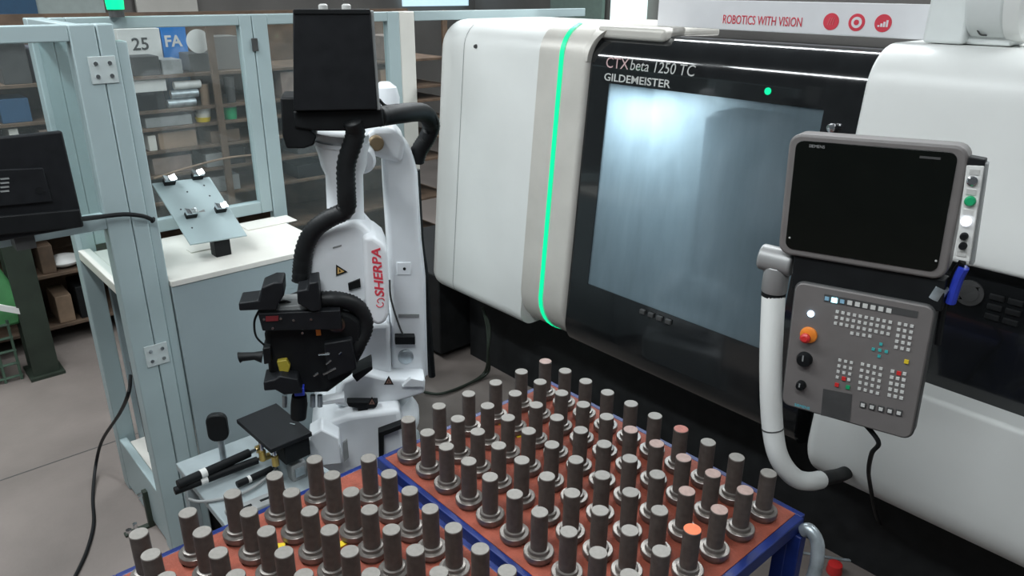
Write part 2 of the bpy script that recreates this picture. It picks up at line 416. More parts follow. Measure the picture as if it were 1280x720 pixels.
cv = thing('added_dark_box', 'black box added to darken the gap beyond the lathe behind the robot', 'shade box', (-2.5, 1.6, 0))  # invented black box, added only to darken the space behind the robot
MB().box((-3.0, 1.0, .05), (-2.03, 2.2, .62)).build('dark_box_body', M_skirt, cv, bevel=.01)
for yy in (1.1, 2.1):
    for xx in (-2.9, -2.13): MB().cyl((xx, yy, 0.0), (xx, yy, .05), .03, n=12).build('foot', M_skirt, cv)

# sign on the roof
sg = thing('sign_board', 'white signboard with red lettering and three red round icons on machine roof', 'sign', (.1, 1.2, 2.235))
SY = 1.22
sa = PY(815, 0, SY); sb = PY(1165, 55, SY)
MB().box((-.56, SY, 2.236), (sb.x, SY+.012, 2.352)).build('board', M_sign, sg, bevel=.002)
p = PY(903, 29, SY); q = PY(1016, 29.5, SY)
tx = text('lettering', 'ROBOTICS WITH VISION', frame(p-V((0, .002, 0)), V((1, 0, 0)), V((0, 0, 1))), .050, M_letred, sg, sx=.655)
TXT_W = (p, q)
for k, u in enumerate((1039, 1071, 1104)):
    p = PY(u, (27, 28, 29)[k], SY)
    ic = MB().cyl(p, p-V((0, .002, 0)), .031, n=28).build('icon', M_letred, sg)
    f = p-V((0, .003, 0))
    if k == 1:
        MB().cyl(p, f, .020, n=20).build('icon_ring', M_sign, ic); MB().cyl(p, f-V((0, .001, 0)), .010, n=16).build('icon_dot', M_letred, ic)
    elif k == 2:
        mb = MB()
        for j in range(4): mb.box((p.x-.018+j*.010, f.y-.0005, p.z-.013), (p.x-.011+j*.010, f.y+.002, p.z-.007+.006*j))
        mb.build('icon_bars', M_sign, ic)
    else:
        mb = MB()
        for j in range(3): mb.bar((p.x-.012+j*.010, f.y, p.z-.012), (p.x-.004+j*.008, f.y, p.z+.014), .002, .002, up=(0, 1, 0))
        mb.build('icon_lines', mat('letter_rose', (.75, .2, .22), .5), ic)

# extractor on the roof
ex = thing('mist_extractor', 'white mist extractor with square column and round drum on machine roof', 'extractor', (.9, 1.35, 2.225))
a = PY(1150, 62, 1.18); b = PY(1201, 66, 1.18)
XA, XB = a.x, b.x
MB().box((XA, 1.18, 2.228), (XB, 1.42, 2.80)).build('column', M_pipe, ex, bevel=.012, seg=3)
dc = V((XB+.085, 1.27, 2.405))
MB().cyl(dc-V((.085, 0, 0)), dc+V((.03, 0, 0)), .160, n=36).build('drum', M_pipe, ex, bevel=.01)
MB().lathe([(.164, 0), (.166, .02), (.163, .045), (.14, .065), (.06, .075)], dc+V((.03, 0, 0)), (1, 0, 0), 36).build('drum_cap', M_white, ex)
MB().box((XB-.005, 1.22, 2.228), (XB+.13, 1.38, 2.262)).build('drum_foot', M_pipe, ex, bevel=.006)
p = dc+V((.05, -.154, -.02)); MB().cyl(p, p-V((0, .01, 0)), .006, n=10).build('screw', M_dkgrey, ex)
pth = smooth_path([V((XB+.006, 1.17, 2.80)), V((XB+.004, 1.172, 2.5)), V((XB+.012, 1.176, 2.34)), V((XB+.04, 1.18, 2.27)), V((XB+.06, 1.2, 2.26))])
MB().tube(pth, .003, 6).build('cable', M_dkgrey, ex)

# ================================================================== OPERATOR CONSOLE
yaw = math.radians(11); rol = math.radians(2.3)
cr0 = V((math.cos(yaw), math.sin(yaw), 0)); cn = V((math.sin(yaw), -math.cos(yaw), 0)); cu0 = V((0, 0, 1))
cr = cr0*math.cos(rol)+cu0*math.sin(rol); cu = cu0*math.cos(rol)-cr0*math.sin(rol)
CO = V((.86, .40, 1.60))
def CP(u, v, d=0.): return PP(u, v, CO+cn*d, cn)
def cloc(p): q = p-CO; return q.dot(cr), q.dot(cu)
def cw(a, b, d=0.): return CO+cr*a+cu*b+cn*d
con = thing('operator_console', 'grey operator console with dark screen above key panel on white curved arm', 'console', (.76, .62, 0))
# screen housing
q = [cloc(CP(*c)) for c in ((987, 163), (1208, 187), (1186, 352), (972, 317))]
ma = sum(p[0] for p in q)/4; mbz = sum(p[1] for p in q)/4
MW = ((q[1][0]-q[0][0])+(q[2][0]-q[3][0]))/2; MH = ((q[0][1]-q[3][1])+(q[1][1]-q[2][1]))/2
MB().prism([cw(ma+x, mbz+y, 0) for x, y in rrect(MW, MH, .035)], -cn*.075).build('screen_housing', M_bezel, con, bevel=.008, seg=3)
scr = MB().prism([cw(ma+x-.001, mbz+y+.002, .003) for x, y in rrect(MW-.046, MH-.040, .022)], -cn*.02).build('screen', M_screen, con, bevel=.001)
p = CP(1011, 184, .0036); 
text('lettering', 'SIEMENS', frame(p, cr, cu), .012, mat('letter_dim', (.30, .30, .30), .5), scr, ext=.0003)
p = CP(1160, 197, .0035); MB().box((-.02, -.003, 0), (.03, .003, .0012), frame(p, cr, cu)).build('badge', M_dkgrey, scr)
for uv in ((987, 297), (1170, 326)):
    p = CP(*uv, .0035); MB().cyl(p, p+cn*.001, .003, n=10).build('port_dot', M_letter, scr)
# key panel
q = [cloc(CP(*c)) for c in ((993, 352), (1172, 382), (1140, 550), (975, 508))]
pa = sum(p[0] for p in q)/4; pb = sum(p[1] for p in q)/4
PWd = ((q[1][0]-q[0][0])+(q[2][0]-q[3][0]))/2; PHt = ((q[0][1]-q[3][1])+(q[1][1]-q[2][1]))/2
sk = ((q[0][0]+q[1][0])-(q[2][0]+q[3][0]))/2/PHt
def pw_(x, y, d=0.): return cw(pa+x+sk*y, pb+y, d)
MB().prism([pw_(x, y, -.004) for x, y in rrect(PWd, PHt, .03)], -cn*.05).build('key_panel_rim', M_dkgrey, con, bevel=.006, seg=3)
kp = MB().prism([pw_(x, y, 0) for x, y in rrect(PWd-.008, PHt-.008, .027)], -cn*.045).build('key_panel', M_bezel, con, bevel=.004)
# black neck between the two
a0 = cloc(CP(996, 330)); MB().prism([cw(*cloc(CP(u, v)), -.012) for u, v in ((990, 318), (1182, 352), (1176, 392), (988, 362))], -cn*.05).build('neck', M_black, con, bevel=.004)
def keys(name, tl, tr, bl, nc, nr, mt, sz=.0088, skip=()):
    A, B, D_ = V(cloc(CP(*tl))+(0,)), V(cloc(CP(*tr))+(0,)), V(cloc(CP(*bl))+(0,))
    mb = MB()
    for i in range(nc):
        for j in range(nr):
            if (i, j) in skip: continue
            p = A + (B-A)*(i/max(nc-1, 1)) + (D_-A)*(j/max(nr-1, 1))
            mb.box((-sz/2, -sz/2, -.001), (sz/2, sz/2, .003), frame(cw(p.x, p.y, 0), cr, cu))
    o = mb.build(name, mt, kp, smooth=False); o['kind'] = 'stuff'; return o
def c4(x, y): return (940+x/4, 330+y/4)
MB().prism([CP(*c4(*c), .001) for c in ((362, 150), (832, 238), (826, 272), (358, 188))], -cn*.003).build('soft_key_strip', M_dkgrey, kp)
keys('soft_keys', c4(490, 193), c4(685, 232), c4(490, 193), 6, 1, M_key, .0135)
keys('letter_keys', c4(427, 238), c4(692, 290), c4(418, 295), 10, 3, M_key)
keys('space_keys', c4(500, 345), c4(590, 360), c4(500, 345), 4, 1, M_key)
keys('number_keys', c4(738, 298), c4(800, 310), c4(720, 415), 3, 5, M_key)
for x, y in ((645, 400), (607, 425), (640, 430), (672, 437), (636, 460)):
    MB().box((-.0042, -.0042, -.001), (.0042, .0042, .003), frame(CP(*c4(x, y)), cr, cu)).build('arrow_key', M_teal, kp)
keys('axis_keys', c4(440, 480), c4(498, 492), c4(427, 565), 3, 4, M_key, .0085, ((1, 3),))
keys('mode_keys', c4(553, 500), c4(645, 522), c4(537, 622), 4, 5, M_key)
keys('spindle_keys', c4(703, 535), c4(763, 548), c4(687, 655), 3, 5, M_key, .0095, ((1, 0),))
for x, y, mt in ((460, 572, M_red), (425, 603, M_red), (480, 615, M_green), (735, 545, M_red), (773, 487, M_yellow)):
    MB().box((-.0058, -.0058, -.001), (.0058, .0058, .004), frame(CP(*c4(x, y)), cr, cu)).build('function_key', mt, kp)
MB().prism([CP(*c, .002) for c in ((1029, 486), (1065, 493), (1062, 527), (1026, 519))], -cn*.004).build('storage_flap', M_dkgrey, kp)
for i in range(5):
    c = (1079+i*11.2, 505.7+i*2.5); MB().box((-.009, -.009, -.001), (.009, .009, .004), frame(CP(*c), cr, cu)).build('base_key_frame', M_dkgrey, kp)
    MB().box((-.0055, -.0055, .003), (.0055, .0055, .006), frame(CP(*c), cr, cu)).build('base_key', M_key, kp)
p = CP(*c4(285, 353)); es = MB().lathe([(.026, 0), (.026, .006), (.020, .010)], p, cn).build('emergency_stop_ring', M_orange, kp)
p = CP(*c4(278, 358)); MB().lathe([(.010, 0), (.010, .018), (.0155, .020), (.0155, .028), (.009, .033)], p, cn).build('emergency_stop_button', M_red, kp)
p = CP(*c4(295, 248)); MB().lathe([(.010, 0), (.010, .004), (.006, .007)], p, cn).build('power_button', M_ledb, kp)
p = CP(*c4(413, 180)); MB().box((-.008, -.007, 0), (.008, .007, .005), frame(p, cr, cu)).build('lit_key', M_ledc, kp)
for x in (375, 452):
    p = CP(*c4(x, 172+(x-375)*.19)); MB().box((-.006, -.006, 0), (.006, .006, .003), frame(p, cr, cu)).build('soft_key', mat('key_blue', (.25, .45, .6), .5), kp)
for (x, y), r in (((265, 473), .024), ((248, 602), .015)):
    p = CP(*c4(x, y)); k = MB().lathe([(r, 0), (r, .010), (r*.8, .022), (r*.5, .023)], p, cn).build('override_knob', M_black, kp)
    MB().box((-.002, 0, .022), (.002, r*.8, .025), frame(p, cr, cu)).build('pointer', M_grey, k)
p = CP(993, 507); text('lettering', 'SIEMENS', frame(p, cr, cu), .013, mat('letter_cyan', (.05, .55, .68), .5), kp, ext=.0004)
# button strip on the right
q4 = [CP(*c, .01) for c in ((1208, 207), (1230, 208), (1212, 328), (1193, 324))]
bs = MB().prism(q4, -cn*.04).build('button_strip', M_paper, con, bevel=.002)
MB().prism([CP(*c, .004) for c in ((1211, 196), (1232, 200), (1230, 210), (1208, 208))], -cn*.04).build('button_strip_cap', M_black, con, bevel=.003)
MB().prism([CP(*c, -.005) for c in ((1230, 203), (1234, 206), (1216, 332), (1211, 330))], -cn*.04).build('strip_edge', M_grey, con)
def rnd(uv, r, mt, nm, h=.008):
    p = CP(*uv, .01); return MB().lathe([(r, -.002), (r, h*.7), (r*.75, h)], p, cn, 18).build(nm, mt, bs)
for uv in ((1218, 215), (1214, 240), (1210, 265), (1202, 317)):
    MB().box((-.011, -.007, 0), (.011, .007, .002), frame(CP(*uv, .01), cr, cu)).build('caption_plate', M_letter, bs)
rnd((1215.6, 226), .013, M_chrome, 'key_switch'); rnd((1213, 251), .0135, M_green, 'green_button', .012); rnd((1208, 276.5), .0125, M_ledw, 'white_button', .012)
rnd((1205.5, 295), .010, M_black, 'selector_switch', .014); rnd((1204, 307), .010, M_black, 'selector_switch', .014)
# joint and arm
j0 = CP(950, 322, -.045); j1 = CP(1000, 345, -.045)
MB().cyl(CP(951, 320, -.05), CP(992, 330, -.05), .042, n=24).build('swivel_joint', M_joint, con, bevel=.008, seg=3)
jt = CP(972, 332, -.05)
MB().lathe([(.040, 0), (.040, -.085), (.034, -.095)], jt, (0, 0, 1)).build('joint_collar', M_joint, con, bevel=.004)
tp = jt+V((.0, 0, -.095))
arm_all = smooth_path([tp, V((.665, .38, 1.25)), V((.70, .38, 1.05)), V((.735, .39, .93)), V((.775, .44, .845)), V((.80, .52, .80)), V((.80, .68, .74)), V((.78, .86, .66)), V((.77, 1.1, .60)), V((.77, 1.3, .56))], 8)
arm = arm_all[:45]; rr = [.037 - .005*min(1, i/40) for i in range(len(arm))]
MB().tube(arm_all[44:], .026, 16).build('arm_root', M_black, con)
MB().tube(arm, rr, 20).build('support_arm', M_white, con)
MB().lathe([(.038, 0), (.038, -.02)], tp+V((0, 0, .012)), (0, 0, 1)).build('arm_ring', M_black, con)
i = 17
MB().tube([arm[i], arm[i]+(arm[i+1]-arm[i]).normalized()*.004], .0365, 20).build('arm_seam', M_dkgrey, con)
# grab tube and cables
cb = smooth_path([pw_(.045, -PHt/2+.01, -.03), CP(1098, 552, -.03), PY(1090, 566, .50), PY(1086, 585, .62), PY(1087, 602, .78), PY(1094, 640, .95), PY(1100, 655, 1.21)])
MB().tube(cb, .0075, 8).build('panel_cable', M_black, con)
MB().cyl(CP(1168, 372, -.03), CP(1177, 358, -.03), .022, n=16).build('hinge', M_galv, con)
MB().tube(smooth_path([CP(1205, 334, -.02), CP(1197, 350, -.03), CP(1188, 378, -.045)]), .014, 10).build('blue_plug', M_bluep, con)
MB().tube(smooth_path([CP(1203, 328, -.02), CP(1192, 345, -.05), CP(1180, 380, -.06), CP(1172, 430, -.07)]), .010, 8).build('strip_cable', M_black, con)

# ================================================================== CARTS AND WORKPIECES
PITCH_X, PITCH_Y, ZT, ZTRAY = .1, .12035, 1.135, .985
def cart(y1, label, name='workpiece_cart', handle=True, rot=0.):
    x0, x1 = -.065, .965; y0 = y1-.755
    t = thing(name, label, 'cart', ((x0+x1)/2, (y0+y1)/2, 0))
    MB().box((x0+.006, y0+.006, ZTRAY-.012), (x1-.006, y1-.006, ZTRAY)).build('tray_sheet', M_tray, t)
    for lo, hi in (((x0-.014, y0-.014, ZTRAY-.045), (x1+.014, y0+.006, ZTRAY)), ((x0-.014, y1-.006, ZTRAY-.045), (x1+.014, y1+.014, ZTRAY)),
                   ((x0-.014, y0+.0065, ZTRAY-.045), (x0+.006, y1-.0065, ZTRAY)), ((x1-.006, y0+.0065, ZTRAY-.045), (x1+.020, y1-.0065, ZTRAY))):
        MB().box(lo, hi).build('rail', M_blue, t, bevel=.003)
    for xx in (x0+.02, x1-.02):
        for yy in (y0+.02, y1-.02):
            lg = MB().box((xx-.02, yy-.02, .14), (xx+.02, yy+.02, ZTRAY-.045)).build('leg', M_blue, t, bevel=.003)
            mb = MB(); mb.cyl((xx, yy-.018, .055), (xx, yy+.018, .055), .055, n=24); wl = mb.build('wheel', M_black, lg, bevel=.005)
            MB().box((xx-.012, yy-.026, .05), (xx+.012, yy-.020, .145)).box((xx-.012, yy+.020, .05), (xx+.012, yy+.026, .145)).box((xx-.02, yy-.026, .135), (xx+.02, yy+.026, .145)).build('fork', M_galv, lg)
    MB().box((x0+.02, y0+.02, .30), (x1-.02, y1-.02, .32)).build('lower_shelf', M_blue, t)
    if handle:
        for yy in (y1-.02, y0+.02):
            s = 1 if yy > (y0+y1)/2 else -1
            MB().tube(smooth_path([V((x1+.030, yy, ZTRAY-.030)), V((x1+.050, yy, ZTRAY-.018)), V((x1+.080, yy-s*.004, ZTRAY-.050)), V((x1+.095, yy-s*.03, ZTRAY-.13)), V((x1+.085, yy-s*.07, ZTRAY-.20)), V((x1+.06, yy-s*.11, ZTRAY-.26)), V((x1+.01, yy-s*.16, ZTRAY-.34))]), .019, 12).build('handle', M_galv, t)
            MB().box((x1-.005, yy-.018, ZTRAY-.24), (x1+.036, yy+.018, ZTRAY-.046)).build('handle_bracket', M_blue, t, bevel=.003)
    return t
c1 = cart(.09, 'blue steel cart with orange tray full of workpieces beside the lathe')
LY = -.8074
c2 = cart(LY+.09, 'blue steel cart with orange tray missing one workpiece, beside the tool stand')

M_dull = mat('dull_red_top', (.40, .14, .11), .6, var=.2, scale=60)
M_pinkt = mat('pinkish_top', (.36, .25, .22), .6, var=.15, scale=60)
M_orgt = mat('orange_paint', (.80, .16, .05), .5, var=.15, scale=60)
wp = thing('workpiece', 'dark turned steel workpiece standing upright on the tray beside the lathe', 'workpiece', (0, 0, ZTRAY), 'workpieces on the cart beside the lathe')
SR = .0228
MB().lathe([(SR, .030), (SR, ZT-ZTRAY-.0015), (SR-.0015, ZT-ZTRAY)], (0, 0, ZTRAY), n=28).build('shaft', M_steel, wp)
MB().lathe([(.034, 0), (.034, .012), (.041, .0125), (.041, .026), (.0395, .0275), (.030, .0275), (.0285, .036), (.0235, .0375)], (0, 0, ZTRAY), n=28).build('collar', M_steelb, wp)
top_face = MB().cyl((0, 0, ZT-.0005), (0, 0, ZT+.0004), SR-.0012, n=28).build('cut_face', mat('cut_face', (.25, .235, .215), .55, .2, var=.1, scale=90), wp)
first = True
special = {(0, 6): ('turned steel workpiece with dull red top face in the row along the lathe', M_dull),
           (3, 9): ('turned steel workpiece with a bright orange painted top on the lathe side cart', M_orgt),
           (0, 0): ('turned steel workpiece with pinkish top at the cart corner beside the lathe', M_pinkt)}
PINK = {(2, 8), (2, 9), (1, 7), (1, 8), (1, 9), (1, 5), (1, 6)}
def put(x, y, label, group, topm=None):
    c = copy_tree(wp, (x+random.uniform(-.002, .002), y+random.uniform(-.002, .002), ZTRAY), label, group)
    c.rotation_euler[2] = random.uniform(0, 6.28)
    if topm:
        for ch in c.children:
            if ch.name.startswith('cut_face'):
                ch.data = ch.data.copy(); ch.data.materials.clear(); ch.data.materials.append(topm)
    return c
for i in range(6):
    for j in range(10):
        lab, g, tm = wp['label'], wp['group'], None
        pos = 'at the corner facing lathe and push handle' if (i, j) == (0, 9) else 'in the edge row facing the lathe' if i == 0 else 'in the edge row facing the other cart' if i == 5 else 'in the end row facing the robot' if j == 0 else 'in the end row by the push handle' if j == 9 else 'among the inner rows'
        lab = 'dark steel workpiece on lathe-side cart, '+pos
        if (i, j) in special: lab, tm = special[(i, j)]
        elif (i, j) in PINK: tm = M_pinkt; lab = 'turned steel workpiece with a faintly reddish top on the lathe side cart'
        put(j*PITCH_X, -i*PITCH_Y, lab, g, tm)
for i in range(6):
    for j in range(10):
        if (i, j) == (0, 0): continue
        pos = 'in the edge row facing the other cart' if i == 0 else 'in the outermost edge row' if i == 5 else 'in the end row facing the stand' if j == 0 else 'in the end row by the push handle' if j == 9 else 'among the inner rows'
        put(.002+j*PITCH_X, LY-i*PITCH_Y, 'dark steel workpiece on stand-side cart, '+pos, 'workpieces on the cart by the tool stand')
for ch in list(wp.children): bpy.data.objects.remove(ch)
bpy.data.objects.remove(wp)
# scraps of yellow tape lying on the trays
for (u, v) in ((350, 683), (428, 680), (648, 544), (621, 529)):
    p = PZ(u, v, ZTRAY+.001)
    tag(MB().box((-.014, -.010, 0), (.014, .010, .003), Matrix.Translation(p) @ Matrix.Rotation(random.random()*3, 4, 'Z')).build('tag_scrap', M_yellow), 'small yellow scrap lying on orange tray between the workpieces', 'scrap', 'yellow scraps on the trays')

# ================================================================== ROBOT
RO = V((-.80, -.25, 0)); RF = V((.864, -.503, 0)).normalized(); RR = V((.503, .864, 0)).normalized(); UP = V((0, 0, 1))
def RP(u, v, f): return PP(u, v, RO+RF*f, RF)
rb = thing('robot_arm', 'white industrial robot arm with black hoses folded over the carts', 'robot', tuple(RO))
def rprism(px, f1, f0): return MB().prism([RP(u, v, f1) for u, v in px], -RF*(f1-f0))
# pedestal and base
def rw(r, f, z): return RO+RR*r+RF*f+UP*z
RM = frame(RO, RR, UP)     # local: x right, y up, z = forward
MB().box((-.30, 0, -.30), (.30, .03, .30), RM).build('floor_plate', M_grey, rb, bevel=.004)
MB().box((-.22, .03, -.25), (.20, .40, .25), RM).build('pedestal', M_robot, rb, bevel=.02, seg=3)
rprism([(388, 552), (398, 532), (438, 520), (500, 512), (508, 560), (500, 600), (400, 606)], .26, -.22).build('base', M_robot, rb, bevel=.02, seg=3)
bc = RP(462, 512, 0)
MB().lathe([(.20, -.10), (.215, -.06), (.215, -.01), (.19, .03), (.185, .07)], bc, (0, 0, 1), 36).build('turntable', M_robot, rb)
rprism([(418, 507), (428, 478), (452, 466), (486, 474), (532, 474), (531, 492), (505, 500), (470, 506), (440, 512)], .18, -.16).build('shoulder_plate', M_robot, rb, bevel=.012, seg=3)
rprism([(445, 475), (447, 420), (455, 405), (488, 405), (490, 478)], .12, -.12).build('shoulder', M_robot, rb, bevel=.02, seg=3)
rprism([(433, 503), (473, 503), (470, 510), (460, 511), (460, 521), (448, 521), (447, 511), (436, 509)], .23, .19).build('stop_block', M_black, rb, bevel=.004)
# pedestal details seen between the carts
rprism([(386, 546), (402, 537), (424, 548), (428, 580), (386, 584)], .34, .24).build('junction_box', M_robot, rb, bevel=.006)
rprism([(428, 555), (434, 550), (436, 572), (430, 578)], .345, .335).build('label_plate', M_grey, rb)
rprism([(473, 541), (503, 530), (503, 536), (480, 545), (480, 578), (474, 580)], .30, .26).build('port_frame', M_black, rb, bevel=.003)
# lower arm
la = rprism([(478, 196), (482, 186), (492, 176), (505, 176), (515, 190), (521, 215), (525, 300), (530, 345), (531, 400), (533, 476), (490, 476), (488, 380), (485, 320), (480, 240)], .085, -.085).build('lower_arm', M_robot, rb, bevel=.022, seg=4)
rprism([(517, 195), (522, 215), (527, 300), (532, 345), (533, 400), (535, 470), (530, 470), (527, 345), (519, 215)], .05, -.05).build('arm_flank', M_robot, la, bevel=.006)
rprism([(496, 328), (514, 328), (514, 344), (496, 344)], .089, .084).build('access_cover', M_robot, la, bevel=.003)
p = RP(505.5, 336, .09); MB().cyl(p-RF*.004, p+RF*.002, .006, n=10).build('cover_screw', M_black, la)
rprism([(498, 393), (524, 393), (524, 397), (498, 397)], .09, .084).build('arm_seam', M_grey, la)
rprism([(494, 421), (519, 421), (519, 431), (494, 431)], .12, .084).build('stop_bracket', M_black, la, bevel=.003)
p = RP(507, 445, .085); MB().lathe([(.032, -.01), (.032, .012), (.026, .016), (.012, .017)], p, RF).build('axis_cap', M_galv, la)
rprism([(498, 470), (531, 470), (531, 476), (498, 476)], .11, .08).build('foot_flange', M_chrome, la, bevel=.003)
rprism([(502, 484), (514, 473), (529, 476), (530, 484)], .20, .175).build('lifting_lug', M_robot, rb, bevel=.003)
# elbow
el = rprism([(455, 172), (466, 160), (492, 160), (508, 178), (502, 205), (480, 200), (468, 196), (455, 188)], .12, -.12).build('elbow', M_robot, rb, bevel=.02, seg=3)
e0 = RP(470, 178, .12); MB().cyl(e0-RF*.03, e0+RF*.03, .028, n=24).build('elbow_motor', mat('dull_brass', (.30, .22, .13), .5, .4), el, bevel=.006)
e1 = RP(452, 198, .20); MB().lathe([(.05, -.16), (.05, .03), (.04, .045), (.02, .05)], e1, RF, 24).build('elbow_cap', M_robot, el)
# forearm (hangs down in front)
FF = .30
fa = thing
f0 = RP(428, 166, FF); f1 = RP(428, 184, FF); f2 = RP(430, 206, FF); f3 = RP(432, 266, FF); f4 = RP(432, 300, FF)
fore = MB().tube([f0, f1, f1+(f2-f1)*.3, f2, f2+(f3-f2)*.2, f3, f4], [.088, .090, .084, .078, .064, .064, .085], 28).build('forearm', M_robot, rb)
MB().tube([RP(427, 176, FF), RP(427, 181, FF)], .094, 28).build('flange_ring', M_robot, fore)
hs = rprism([(383, 306), (398, 292), (420, 282), (444, 276), (456, 282), (472, 300), (474, 372), (456, 382), (440, 390), (420, 385), (392, 372), (383, 360)], FF+.09, FF-.10).build('wrist_housing', M_robot, rb, bevel=.022, seg=4)
fair = rprism([(453, 298), (466, 295), (480, 306), (485, 318), (487, 392), (482, 404), (472, 408), (462, 402), (457, 385)], FF+.135, FF-.08).build('side_fairing', M_robot, rb, bevel=.018, seg=4)
rprism([(435, 355), (450, 349), (451, 359), (436, 363)], FF+.10, FF+.08).build('slot', M_black, hs)
rprism([(416, 309), (427, 306), (427, 308), (416, 311)], FF+.092, FF+.085).build('name_plate', M_grey, hs)
# lettering runs up the fairing
p = RP(480, 371, FF+.1355); upd = (RP(475, 310, FF+.1355)-p).normalized()
rgt = RF.cross(upd).normalized()   # reading direction up
text('lettering', 'SHERPA', frame(p+RF*.001, upd, upd.cross(-RF)), .043, M_letred, fair, sx=1.22, shear=.2, bold=.0010)
mk = frame(RP(475.5, 378, FF+.136), RR, UP)
mb = MB()
mb.tube([mk @ V((.012*math.cos(a)*(1-.0*a)+.002, .010*math.sin(a)+.006, 0)) for a in [k*.45 for k in range(10)]], .0018, 6)
mb.tube([mk @ V((.012*math.cos(a+3.1)-.002, .010*math.sin(a+3.1)-.008, 0)) for a in [k*.45 for k in range(10)]], .0018, 6)
mb.build('emblem', M_letred, fair)
# warning triangles
M_warn = mat('warning_yellow', (.62, .40, .14), .6); M_warnr = mat('warning_brown', (.30, .17, .13), .6)
def tri(c, f, s, par, mt, flip=False):
    pts = [(c[0]-s, c[1]+s*.8), (c[0]+s, c[1]+s*.8), (c[0], c[1]-s)] if not flip else [(c[0]-s, c[1]-s), (c[0]-s, c[1]+s), (c[0]+s, c[1]+s*.3)]
    a = MB().prism([RP(u, v, f+.002) for u, v in pts], -RF*.0035).build('warning_triangle', M_black, par)
    k = .62; cx = sum(p[0] for p in pts)/3; cy = sum(p[1] for p in pts)/3
    MB().prism([RP(cx+(u-cx)*k, cy+(v-cy)*k, f+.003) for u, v in pts], -RF*.003).build('triangle_face', mt, a)
    MB().prism([RP(cx+(u-cx)*.15, cy+(v-cy)*.32, f+.0036) for u, v in pts], -RF*.003).build('triangle_sign', M_black, a)
tri((496.5, 182), .088, 7, la, M_warnr); tri((427, 338), FF+.092, 7, hs, M_warn, True); tri((486, 476), .18, 6, rb, M_warnr); tri((465, 502), .232, 6, rb, M_warnr)
# black camera box on top and its bar
cb_ = rprism([(366, 12), (463, 12), (472, 137), (367, 139)], FF+.20, FF+.13).build('camera_box', M_dark, rb, bevel=.004)
rprism([(367, 12), (462, 12), (463, 17), (367, 17)], FF+.205, FF+.12).build('box_rim', M_black, cb_)
rprism([(463, 14), (467, 14), (475, 137), (471, 137)], FF+.19, FF+.11).build('box_side', M_grey, cb_)
for u in (404, 433):
    p = RP(u, 11, FF+.16); MB().lathe([(.014, -.004), (.014, .010), (.008, .014)], p, UP, 14).build('box_stud', M_letter, cb_)
rprism([(350, 122), (372, 122), (372, 150), (396, 170), (392, 182), (380, 186), (358, 186), (353, 170)], FF+.16, FF+.0).build('camera_mount', M_black, rb, bevel=.006)
rprism([(366, 139), (478, 136), (480, 158), (440, 164), (396, 164), (368, 160)], FF+.17, FF+.02).build('mount_bar', M_black, rb, bevel=.006)
# hoses
def hz(pts, r, nm, par, mt=None): return corrugated([RP(*p) for p in pts], r).build(nm, mt or M_rubber, par, ang=80)
hz([(440, 150, FF+.17), (444, 168, FF+.15), (433, 205, FF+.14), (433, 240, FF+.14), (432, 262, FF+.13), (412, 273, FF+.12), (392, 288, FF+.11), (380, 314, FF+.10), (376, 352, FF+.10)], .031, 'hose', rb)
hz([(472, 146, FF+.05), (500, 142, FF-.05), (528, 141, .10), (539, 155, .0), (534, 172, -.03), (524, 188, -.04), (520, 202, -.05)], .033, 'hose', rb)
MB().tube(smooth_path([RP(*p) for p in ((474, 125, FF), (484, 133, FF-.05), (510, 134, .2), (535, 137, .1), (546, 150, .05), (544, 165, .0), (530, 185, -.03))]), .006, 6).build('signal_cable', M_black, rb)
p = RP(482, 122, -.12); MB().lathe([(.05, -.08), (.055, 0), (.045, .04), (.02, .06)], p, UP, 20).build('axis_motor', M_robot, rb)
MB().tube(smooth_path([RP(*p) for p in ((520, 212, -.05), (525, 300, -.06), (531, 345, -.05), (536, 420, -.03), (540, 470, -.06))]), .016, 8).build('rear_hose', M_black, rb)
MB().tube(smooth_path([RP(*p) for p in ((487, 350, .095), (489, 375, .10), (500, 410, .10), (508, 425, .09))]), .004, 6).build('thin_cable', M_dkgrey, rb)
MB().tube(smooth_path([RP(*p) for p in ((372, 335, FF+.10), (376, 345, FF+.10), (379, 350, FF+.12))]), .02, 8).build('hose_clamp', M_black, rb)
# gripper
GF = .46
gp = rprism([(330, 420), (336, 395), (372, 382), (420, 385), (452, 400), (456, 440), (440, 470), (410, 492), (360, 494), (336, 470)], GF, GF-.16).build('gripper', M_black, rb, bevel=.02, seg=3)
gw = RP(425, 412, GF-.03); MB().lathe([(.075, -.06), (.078, .01), (.066, .03), (.03, .034)], gw, RF, 28).build('tool_changer', M_black, gp)
p = RP(421, 406, GF+.005); MB().lathe([(.030, 0), (.028, .006), (.016, .008)], p, RF, 20).build('changer_face', mat('smoked', (.10, .08, .06), .2, .6), gp)
p = RP(398, 414, GF+.004); MB().box((-.008, -.014, 0), (.008, .014, .006), frame(p, RR, UP)).build('amber_tag', M_orange, gp)
rprism([(322, 392), (425, 388), (428, 412), (328, 414)], GF+.05, GF-.10).build('valve_block', M_dark, gp, bevel=.004)
rprism([(332, 396), (348, 395), (348, 401), (332, 402)], GF+.054, GF+.046).build('red_plate', mat('dull_red', (.16, .015, .02), .5), gp)
for u, v in ((330, 399), (351, 398), (367, 400), (389, 399), (341, 410), (378, 416)):
    p = RP(u, v, GF+.05); MB().cyl(p-RF*.002, p+RF*.004, .0045, n=10).build('bolt', M_chrome, gp)
rprism([(345, 386), (350, 383), (382, 381), (384, 390), (346, 392)], GF+.03, GF-.08).build('bracket', M_grey, gp, bevel=.003)
